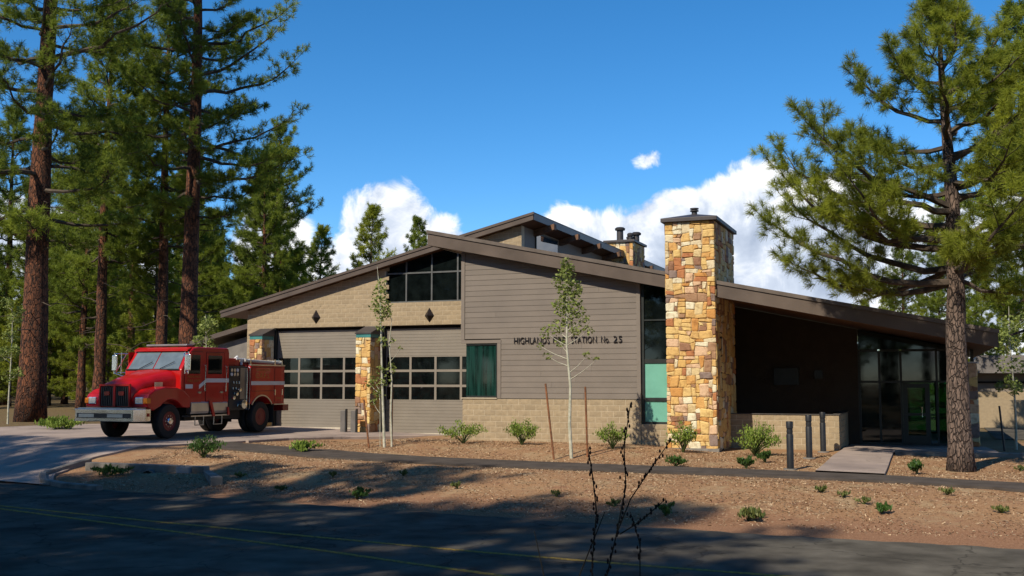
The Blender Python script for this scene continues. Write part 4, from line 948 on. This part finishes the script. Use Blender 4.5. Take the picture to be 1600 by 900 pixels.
def plant_pine(meshes, label, loc, rz=0, s=1, group=None, name='pine_tree'):
    r = thing(name, label, 'tree', (loc[0], loc[1], T(loc[0], loc[1]) - .02), group)
    for nm, me in zip(('trunk', 'limbs', 'crown'), meshes):
        o = bpy.data.objects.new(nm, me); COL.objects.link(o); o.parent = r
    r.rotation_euler = (0, 0, rz); r.scale = (s, s, s) if not hasattr(s, '__len__') else s
    return r
# the near pine before the entry
pr_near = [(.40, 2.6), (.45, 3.8), (.55, 3.9), (.66, 3.0), (.78, 1.9), (.9, 1.05), (1, .35)]
ex = [(.40, math.pi + .12, 4.2, 14), (.43, math.pi - .25, 4.2, 20), (.47, math.pi + .02, 4.3, 20), (.40, math.pi + .05, 3.6, 0), (.6, .3, 3.4, 30), (.66, -.3, 3.0, 34), (.72, .1, 2.5, 38), (.57, .9, 3.2, 28), (.8, 0, 1.9, 40), (.52, math.pi - .1, 4.2, 22), (.56, math.pi + .3, 3.7, 24), (.45, .1, 4.6, 16), (.50, -.2, 4.2, 20), (.42, -1.2, 3.6, 10), (.48, math.pi + .9, 3.6, 12)]
near = make_pine('near_pine', 11, 11.0, .285, pr_near, 32, 84, .19, .0085, bark_grey, needle_a, lean=(-.004, 0), twigs=10, dens=6.5, dead=26, deadlen=.2, extra=ex, sides=16)
plant_pine(near, 'grey-barked pine with wide low boughs standing in the mulch before the entry', (.66, 26.85), 0)
# the two tall old pines on the left
p1 = make_pine('tall_pine', 21, 30, .62, [(.27, 3.6), (.36, 5.6), (.5, 6.4), (.75, 5.0), (.92, 2.6), (1, .6)], 60, 36, .27, .021, bark_red, needle_b, lean=(.004, 0), twigs=11, dens=5, dead=12, sides=18)
p2 = make_pine('tall_pine', 35, 31, .52, [(.33, 2.8), (.40, 4.6), (.55, 5.2), (.75, 4.6), (.92, 2.4), (1, .6)], 60, 36, .27, .021, bark_red, needle_b, twigs=11, dens=5, dead=9, extra=[(.41, .35, 5.6, 0), (.46, .1, 6.0, 4), (.56, .3, 5.6, 10), (.65, .25, 5.2, 10)], sides=16)
plant_pine(p1, 'massive orange-barked ponderosa pine rooted where the forest meets the driveway', (-37.9, 36.9), .4)
plant_pine(p2, 'tall ponderosa pine with long boughs towards the station, rising behind the fire engine', (-36.3, 45.7), 0)
# smaller generic pines
g1 = make_pine('forest_pine', 41, 17, .27, [(.22, 2.2), (.35, 3.2), (.6, 2.7), (.85, 1.4), (1, .35)], 60, 28, .27, .024, bark_red, needle_b, twigs=9, dens=5, sides=9)
g2 = make_pine('forest_pine', 52, 21, .32, [(.36, 2.4), (.48, 3.6), (.7, 3.1), (.9, 1.6), (1, .4)], 54, 28, .28, .024, bark_red, needle_b, twigs=9, dens=5, dead=14, sides=9)
g3 = make_pine('young_pine', 63, 13, .17, [(.08, 1.9), (.25, 2.7), (.5, 2.1), (.8, 1.1), (1, .25)], 60, 28, .25, .024, bark_grey, needle_a, twigs=9, dens=5, dead=2, sides=8)
plant_pine(g2, 'slender straight ponderosa with bare red trunk between the forest edge and the engine', (-43.2, 46.8), 1.0, 1.12)
plant_pine(g2, 'dark slim ponderosa trunk right behind the engine cab', (-40.2, 48.2), 2.2, 1.15)
plant_pine(g1, 'dark thin pine behind the slender ponderosa at the forest edge', (-49.0, 51.6), .3, 1.0)
FG = 'pines of the forest beyond the driveway'
q = random.Random(5); spots = []
for i in range(1500):
    x, y = q.uniform(-170, -27), q.uniform(50, 150)
    az_ = math.degrees(math.atan2(x, y))
    if not (-66 < az_ < -29.0): continue
    if az_ > -33 and y < 66: continue
    if all((x - a) ** 2 + (y - b) ** 2 > 17 for a, b in spots): spots.append((x, y))
for i, (x, y) in enumerate(spots[:130]):
    plant_pine((g1, g2, g3)[q.choice((0, 0, 1, 2, 2))], 'ponderosa pine among the dense forest beyond the driveway', (x, y), q.uniform(0, 6.28), q.uniform(.85, 1.2) if math.degrees(math.atan2(x, y)) < -34 else q.uniform(.5, .72), FG)
q = random.Random(23); low = []
for i in range(600):
    x, y = q.uniform(-95, -33), q.uniform(53, 95); az_ = math.degrees(math.atan2(x, y))
    if -60 < az_ < -31 and all((x - a) ** 2 + (y - b) ** 2 > 9 for a, b in low): low.append((x, y))
for i, (x, y) in enumerate(low[:60]):
    plant_pine(g3, 'bushy young pine filling the forest floor behind the engine', (x, y), q.uniform(0, 6.28), q.uniform(.42, .75), 'young pines under the forest canopy')
# crowns seen over the garage roof and behind the entry
def by_top(px, py_, Y, H0):
    u = (px - 800) / F_PX; v = (450 - py_) / F_PX
    cy, sy = math.cos(YAW), math.sin(YAW); cp, sp = math.cos(PITCH), math.sin(PITCH)
    d = Vector((-sy * cp, cy * cp, sp)) + Vector((cy, sy, 0)) * u + Vector((sy * sp, -cy * sp, cp)) * v
    k = Y / d.y; return (d.x * k, Y), (HC + d.z * k) / H0
for px, py_, Y, ms, H0, lab in ((415, 262, 62, g1, 17, 'tall full-crowned pine behind the garage roof, next to the forest'), (503, 362, 76, g3, 13, 'small pointed pine showing over the garage roof'), (582, 331, 70, g3, 13, 'bushy broad pine showing over the middle of the garage roof'), (655, 350, 82, g1, 17, 'yellowish pine top peeping over the garage ridge'), (465, 400, 66, g3, 13, 'short dense pine behind the low edge of the garage roof')):
    (x, y), s = by_top(px, py_, Y, H0); plant_pine(ms, lab, (x, y), Y, s)
BG = 'pines behind the entry wing'
for px, py_, Y, ms, H0, s0 in ((1408, 372, 60, g2, 21, .8), (1480, 300, 58, g2, 21, .8), (1440, 470, 70, g3, 13, 1), (1530, 430, 66, g3, 13, 1), (1590, 20, 46, g1, 17, 1), (1570, 440, 75, g3, 13, 1), (1640, 300, 55, g1, 17, 1), (1500, 455, 80, g3, 13, 1), (1385, 455, 84, g3, 13, 1), (1680, 380, 70, g3, 13, 1), (1350, 470, 95, g3, 13, 1), (1465, 440, 92, g1, 17, 1)):
    (x, y), s = by_top(px, py_, Y, H0); plant_pine(ms, 'pine in the sunlit stand behind the entry wing', (x, y), px, s, BG)
# roadside pines on the camera's side of the road: they shade the asphalt
SG = 'tall pines along the near side of the road'
for i, (x, y, s) in enumerate(((-13.5, -9.5, .92), (-19.7, -5, .90), (-25.5, -8.5, .97), (-31.5, -3, .95), (-38, -5.5, 1.0), (-17, -13, 1.0), (-28, -13, 1.1), (-9.5, -8.5, .70), (-45, -3, 1.0), (-22.5, .5, .70), (-34.5, 1.0, .8), (-14.5, -3.0, .66), (-29, 0, .72), (-2.8, -5.5, .60))):
    plant_pine((p1, p2)[i % 2], 'tall ponderosa pine on the near verge of the road', (x, y), i * 1.3, s, SG)

q = random.Random(17); back = []
for i in range(400):
    x, y = q.uniform(-75, 55), q.uniform(-60, -14)
    if all((x - a) ** 2 + (y - b) ** 2 > 40 for a, b in back): back.append((x, y))
for i, (x, y) in enumerate(back[:60]):
    plant_pine((g1, g2)[i % 2], 'ponderosa pine in the forest on the near side of the road', (x, y), i, q.uniform(.8, 1.05), 'forest on the near side of the road')
for i, (x, y, s) in enumerate(((-15.5, -7, 1.02), (-21, -9, 1.1), (-27, -4.5, 1.05), (-33, -8, 1.15), (-24, -2, .95), (-18, -1.5, .85), (-37, -1, 1.1), (-30, 2.5, .85), (-42, -6, 1.15), (-41, 2, .95))):
    plant_pine((g1, g2)[i % 2], 'bushy younger pine among the tall pines on the near verge', (x, y), i * 2.1, s, 'bushy pines on the near verge')
# ------------------------------------------------------------------ broadleaf plants
def leaves(P, g, size, tone, up=.3):
    n = len(P); a = g.normal(size=(n, 3)); a[:, 2] *= .6; a /= np.linalg.norm(a, axis=1, keepdims=True)
    b = np.cross(a, g.normal(size=(n, 3))); b /= np.linalg.norm(b, axis=1, keepdims=True)
    s = (size * g.uniform(.6, 1.25, (n, 1)))
    V = np.stack([P - a * s, P + b * s * .62, P + a * s, P - b * s * .62], 1).reshape(-1, 3)
    return V, np.arange(4 * n).reshape(-1, 4), np.repeat(np.clip(tone + g.uniform(-.3, .3, n), 0, 1), 4)
def aspen(label, loc, stems, clumps, leaf, seed, rz=0):
    """stems: polylines; clumps: (x,y,z,radius,count)"""
    g = np.random.default_rng(seed); z0 = T(*loc)
    r = thing('aspen_tree', label, 'tree', (loc[0], loc[1], z0 - .03))
    tk = MB()
    for st in stems: tk.tube([p[:3] for p in st], [p[3] for p in st], 8)
    for x, y, z, rr, n in clumps:
        st = min((tuple(a_ + (b_ - a_) * f / 6 for a_, b_ in zip(p, p2)) for s_ in stems for p, p2 in zip(s_, s_[1:]) for f in range(7)), key=lambda p: (p[0] - x) ** 2 + (p[1] - y) ** 2 + 2 * (p[2] - z + .18 + .35 * abs(p[0] - x)) ** 2)
        tk.tube([st[:3], ((st[0] + x) / 2, (st[1] + y) / 2, (st[2] + z) / 2 - .03), (x, y, z)], [.014, .009, .004], 4)
    obj('trunk', tk, aspen_bark, r, rel=(0, 0, 0), smooth=True)
    P = np.concatenate([np.array([x, y, z]) + (lambda d: d * (g.uniform(.15, 1, (n, 1)) ** .5) / np.linalg.norm(d, axis=1, keepdims=True))(g.normal(size=(n, 3))) * rr for x, y, z, rr, n in ((a_, b_, c_, d_, int(e_ * 1.25)) for a_, b_, c_, d_, e_ in clumps)])
    V, Fc, tn = leaves(P, g, leaf, .55)
    o = bpy.data.objects.new('crown', np_mesh('aspen_crown', V, Fc, leaf_asp, tn)); COL.objects.link(o); o.parent = r
    r.rotation_euler = (0, 0, rz); return r
def stake(label, x0, y0, x1, y1, h, m_=stake_m, r=.028, nm='tree_stake', grp='stakes beside the young aspens'):
    z = T(x0, y0); o = obj(nm, MB().tube([(0, 0, -.1), ((x1 - x0), (y1 - y0), h)], r, 8), m_, wloc=(x0, y0, z)); tag(o, label, 'stake', grp); return o
def gpos(px, py_, z):
    u = (px - 800) / F_PX; v = (450 - py_) / F_PX; cy, sy = math.cos(YAW), math.sin(YAW); cp, sp = math.cos(PITCH), math.sin(PITCH)
    d = Vector((-sy * cp, cy * cp, sp)) + Vector((cy, sy, 0)) * u + Vector((sy * sp, -cy * sp, cp)) * v
    k = (z - HC) / d.z; return (d.x * k, d.y * k)
def gfit(px, py_):
    z = 0
    for _ in range(12): z = .5 * z + .5 * T(*gpos(px, py_, z))
    return gpos(px, py_, z)
# single aspen before the siding
ax, ay = gfit(893, 715)
st = [(0, 0, 0, .05), (-.05, 0, .9, .045), (-.02, 0, 1.9, .038), (-.12, 0, 3.0, .03), (-.10, 0, 4.2, .018), (-.14, 0, 5.2, .008)]
cl = [(-.14, 0, 5.22, .17, 70), (-.12, .05, 4.98, .25, 120), (-.2, -.1, 4.68, .30, 140), (.08, .1, 4.55, .28, 110), (-.02, 0, 4.28, .32, 130), (-.3, 0, 4.05, .26, 90), (.2, -.1, 4.0, .26, 80), (-.1, .1, 3.78, .26, 80), (.36, 0, 3.72, .2, 45), (-.45, .1, 3.5, .24, 60), (.5, 0, 3.42, .16, 26), (-.72, 0, 3.38, .18, 30), (.1, .1, 3.42, .22, 46), (-.3, 0, 3.08, .14, 20), (-.66, 0, 2.72, .14, 16), (.45, 0, 2.72, .14, 14), (.72, 0, 2.62, .10, 8), (-.9, .05, 3.0, .12, 12)]
aspen('slim white-barked aspen with full leaves before the grey siding', (ax, ay), [st], cl, .052, 1)
x0, y0 = gfit(866, 717); x1, y1 = gfit(918, 713)
stake('leaning rusty stake beside the aspen at the siding', x0, y0, x0 - .24, y0, 1.98); stake('upright rusty stake beside the aspen at the siding', x1, y1, x1 - .05, y1, 1.85)
# double aspen before the bay pilaster
ax, ay = gfit(603, 698)
s1 = [(-.05, 0, 0, .045), (-.10, 0, 1.0, .04), (-.16, 0, 2.2, .032), (-.2, 0, 3.3, .026), (-.25, 0, 4.5, .016), (-.36, 0, 5.4, .006)]
s2 = [(.14, .1, 0, .03), (.10, .1, 1.0, .027), (.12, .1, 2.0, .022), (.02, .1, 3.1, .016), (.10, .1, 3.8, .008)]
s3 = [(-.22, .05, 0, .012), (-.24, .05, 1.2, .008), (-.26, .05, 1.8, .004)]
cl = [(-.2, 0, 4.85, .2, 45), (-.25, 0, 4.55, .26, 80), (-.16, 0, 4.25, .3, 90), (-.4, .05, 4.2, .22, 50), (-.2, 0, 3.95, .26, 70), (.02, 0, 4.0, .2, 40), (-.22, 0, 3.55, .15, 26), (-.15, 0, 3.1, .2, 36), (.1, .1, 3.2, .12, 18), (.42, .1, 2.95, .08, 8), (.1, .1, 2.35, .18, 30), (-.2, 0, 2.3, .16, 26), (-.4, 0, 1.95, .2, 34), (-.62, .05, 1.9, .14, 20), (-.3, .1, 1.6, .2, 34), (-.05, 0, 2.0, .18, 26), (-.45, 0, 1.35, .12, 16)]
aspen('pair of thin white aspen stems before the stone pilaster', (ax, ay), [s1, s2, s3], cl, .05, 2)
x0, y0 = gfit(577, 699); x1, y1 = gfit(612, 697)
stake('leaning rusty stake beside the paired aspen stems', x0, y0, x0 - .2, y0, 1.4); stake('upright rusty stake beside the paired aspen stems', x1, y1, x1, y1, 1.85)
# aspens elsewhere
def sapling(label, loc, h, seed, n=14):
    q = random.Random(seed); st = [(.08 * math.sin(i + seed) * i / 5, 0, h * i / 5, .04 * (1 - i / 6)) for i in range(6)]
    cl = [(q.uniform(-.4, .4), q.uniform(-.3, .3), h * q.uniform(.4, 1), q.uniform(.18, .34), 50) for _ in range(n)]
    return aspen(label, loc, [st], cl, .06, seed)
sapling('thin pale aspen at the forest edge by the big orange pine', gfit(12, 662), 5.2, 5, 16)
sapling('small leafy aspen right behind the fire engine cab roof', (-27.9, 36.3), 4.6, 6, 18)
sapling('staked aspen sapling east of the stone column', gfit(1588, 702), 4.4, 7, 12)
x0, y0 = gfit(1570, 704); stake('black leaning stake beside the staked sapling east of the column', x0, y0, x0 - .1, y0, 1.3, black_post)
def shrub(label, px, py_, w, h, n, m_, seed, leaf=.05, name='shrub', cat='shrub', group=None, flowers=0):
    g = np.random.default_rng(seed); q = random.Random(seed); x, y = gfit(px, py_); z = T(x, y)
    if name == 'shrub' and py_ < 733: w *= 1.2; h *= 1.22; n = int(n * 2.2)
    elif name == 'shrub': h *= .75
    r = thing(name, label, cat, (x, y, z - .02), group)
    sm = MB(); tips = []
    for i in range(max(7, n // 40)):
        a = q.uniform(0, 6.28); d = w * .5 * q.random() ** .6; e = Vector((d * math.cos(a), d * math.sin(a), h * q.uniform(.55, 1) * (1 - .35 * (d / (w * .5)) ** 2)))
        m1 = Vector((e.x * .35, e.y * .35, e.z * .55)); sm.tube([(0, 0, 0), m1, e], [.012, .008, .003], 4, False); tips.append((m1, e))
    obj('stems', sm, green_stem, r, rel=(0, 0, 0))
    P = []
    for i in range(n):
        m1, e = q.choice(tips); f = q.random() ** .7; p = m1.lerp(e, f); P.append((p.x + q.gauss(0, .05 * w), p.y + q.gauss(0, .05 * w), max(.02, p.z + q.gauss(0, .05 * h))))
    P = np.array(P); a = np.array([0, 0, 1.]) + g.normal(size=(n, 3)) * .5; a /= np.linalg.norm(a, axis=1, keepdims=True)
    b = np.cross(a, g.normal(size=(n, 3))); b /= np.linalg.norm(b, axis=1, keepdims=True); s = leaf * g.uniform(.6, 1.3, (n, 1))
    V = np.stack([P - a * s * .6, P + b * s * .3, P + a * s, P - b * s * .3], 1).reshape(-1, 3)
    o = bpy.data.objects.new('foliage', np_mesh('foliage', V, np.arange(4 * n).reshape(-1, 4), m_, np.repeat(np.clip(.5 + g.uniform(-.4, .4, n), 0, 1), 4))); COL.objects.link(o); o.parent = r
    if flowers:
        idx = g.choice(n, flowers); Pf = P[idx] + np.array([0, 0, .04]); V, Fc, tn = leaves(Pf, g, .028, .9)
        o = bpy.data.objects.new('flowers', np_mesh('flowers', V, Fc, M('cream_petals', (.7, .66, .45), .7), tn)); COL.objects.link(o); o.parent = r
    return r
shrub('loose green shrub before the bay door beside the block base', 724, 692, 1.3, .62, 420, leaf_shrub, 1)
shrub('round bright green shrub midway along the block base', 815, 694, .85, .68, 520, leaf_shrub, 2)
shrub('airy green shrub at the corner of the block base', 957, 700, .8, .62, 380, leaf_shrub, 3)
shrub('flowering shrub with cream blossoms before the stone chimney', 1068, 706, .85, .75, 460, leaf_shrub, 4, flowers=50)
shrub('large bright green shrub before the low block wall', 1180, 711, 1.1, .82, 760, leaf_shrub, 5)
shrub('low leafy green clump at the edge of the apron', 477, 706, .85, .28, 420, leaf_shrub, 6, .07)
shrub('dark low plant before the flowering shrub', 1056, 728, .5, .24, 220, leaf_dark, 7)
shrub('dark small plant beside the row of bollards', 1166, 731, .42, .26, 200, leaf_dark, 8)
shrub('small green plant below the large bright shrub', 1196, 722, .42, .28, 200, leaf_dark, 9)
shrub('glossy dark green plant between walkway and pine trunk', 1433, 740, .6, .42, 330, leaf_dark, 10, .07)
shrub('dark rounded shrub where the path meets the driveway', 318, 714, .9, .5, 520, leaf_dark, 11)
shrub('shaded shrub on the verge beside the culvert', 168, 744, 1.0, .42, 420, leaf_dark, 12, .07)
shrub('dark shaded shrub at the foot of the bank', 557, 778, .7, .34, 360, leaf_dark, 13)
shrub('deep green leafy plant on the sunny bank', 1378, 800, .42, .22, 220, leaf_dark, 14, .06)
shrub('pale green wispy weed patch low on the bank', 1168, 812, .8, .3, 300, leaf_grass, 15, .07)
shrub('green weed beside the shaded part of the bank', 1040, 805, .6, .35, 240, leaf_dark, 16)
shrub('bright green plant on the forest floor beside the driveway', 92, 672, 1.4, .45, 500, leaf_shrub, 17, .09)
for i, (px, py_, w) in enumerate(((376, 745, .45), (1318, 775, .35), (1350, 786, .4), (715, 762, .35), (630, 742, .3), (1285, 768, .3), (1480, 772, .3), (1565, 800, .35), (1595, 735, .3), (870, 775, .4), (960, 790, .35), (440, 765, .35), (520, 745, .25))):
    shrub('tiny grassy weed on the mulch bank', px, py_, w, .14, 90, leaf_grass, 30 + i, .05, 'weed', 'weed', 'weeds on the mulch bank')
# tall dry stalks in the near verge
z = T(.5, 5.4)
dk = thing('dry_seed_stalk', 'tall dark plant with drying seed pods growing on the near verge', 'plant', (.05, 5.6, T(.05, 5.6)))
def unp(px, py_, D):
    u = (px - 800) / F_PX; v = (450 - py_) / F_PX; cy, sy = math.cos(YAW), math.sin(YAW); cp, sp = math.cos(PITCH), math.sin(PITCH)
    d = Vector((-sy * cp, cy * cp, sp)) + Vector((cy, sy, 0)) * u + Vector((sy * sp, -cy * sp, cp)) * v
    return Vector((0, 0, HC)) + d * D
B0 = WL[dk.name]; smb = MB(); pod = MB(); q = random.Random(3)
for poly, pods in (([(948, 900), (962, 840), (978, 760), (975, 700), (985, 630)], (.5, 1)), ([(965, 830), (985, 780), (1015, 735), (1052, 682)], (.45, 1)), ([(925, 880), (932, 800), (926, 745), (919, 700)], (.45, 1)), ([(968, 835), (1000, 815), (1040, 780)], (.3, 1)), ([(850, 900), (835, 830)], None), ([(905, 900), (925, 850), (945, 800)], None), ([(1000, 900), (1000, 850), (985, 800)], (.8, 1))):
    D0 = 5.6 + q.uniform(-.15, .15); pts = [unp(a, b, D0) for a, b in poly]
    if poly[0][1] >= 880: pts = [Vector((pts[0].x * .93, pts[0].y * .93, B0.z))] + pts
    smb.tube([tuple(p - B0) for p in pts], [.0035] * (len(pts) - 1) + [.002], 5)
    if pods:
        L = [(pts[i], pts[i + 1]) for i in range(len(pts) - 1)]; tot = sum((b - a).length for a, b in L)
        s = tot * pods[0]
        while s < tot:
            r_ = s
            for a, b in L:
                l = (b - a).length
                if r_ <= l: c = a.lerp(b, r_ / l); break
                r_ -= l
            c = c + Vector((q.gauss(0, .008), q.gauss(0, .008), 0)) - B0
            pod.lathe([(.001, -.010), (.0058, -.004), (.0052, .004), (.001, .011)], tuple(c), 6); s += q.uniform(.011, .026)
obj('stems', smb, stem_m, dk, rel=(0, 0, 0)); obj('seed_pods', pod, pod_m, dk, rel=(0, 0, 0))['kind'] = 'stuff'
# loose wood chips over the bed and bank
g = np.random.default_rng(9); n = 120000
X = g.uniform(-20, 11, n); Y = g.uniform(18.2, 31, n); keep = np.ones(n, bool)
def inside(poly, x, y):
    c = np.zeros(len(x), bool); j = len(poly) - 1
    for i in range(len(poly)):
        (xi, yi), (xj, yj) = poly[i], poly[j]
        c ^= ((yi > y) != (yj > y)) & (x < (xj - xi) * (y - yi) / (yj - yi + 1e-9) + xi); j = i
    return c
for poly in (TF + TN[::-1], DR + DL[::-1], [(-2.45, 24.5), (-.9, 24.5), (-.9, 36), (-2.45, 36)]): keep &= ~inside(poly, X, Y)
keep &= Y > np.array([road_edge(x) + .12 for x in X]) + g.uniform(0, .9, n) ** 2; keep &= ~((X > -13.8) & (Y > 30.6)) & ~((X > -7.2) & (X < -5.4) & (Y > 30.1))
keep &= (np.sin(X * 1.3 + 2 * np.sin(Y * .9)) * np.sin(Y * 1.7 + 1.5 * np.sin(X * .7)) + g.uniform(-.9, .9, n)) > -.45
X, Y = X[keep], Y[keep]; Z = np.array([T(a, b) for a, b in zip(X, Y)]) - .012
C_ = np.stack([X, Y, Z], 1); n = len(C_)
a = g.normal(size=(n, 3)); a[:, 2] *= .35; a /= np.linalg.norm(a, axis=1, keepdims=True); b = np.cross(a, np.array([0, 0, 1.]) + g.normal(size=(n, 3)) * .35); b /= np.linalg.norm(b, axis=1, keepdims=True)
l = g.uniform(.008, .036, (n, 1)); w_ = g.uniform(.004, .011, (n, 1))
V = np.stack([C_ - a * l - b * w_, C_ + a * l - b * w_, C_ + a * l + b * w_, C_ - a * l + b * w_], 1).reshape(-1, 3)
chip = leaf_mat('wood_chips', (.15, .08, .04), (.50, .37, .23), .0)
oc = bpy.data.objects.new('wood_chips', np_mesh('wood_chips', V, np.arange(4 * n).reshape(-1, 4), chip, np.repeat(g.uniform(0, 1, n) ** 1.5, 4))); COL.objects.link(oc)
oc['kind'] = 'stuff'; oc['label'] = 'loose wood chip mulch scattered over the bed and bank'; oc['category'] = 'mulch'
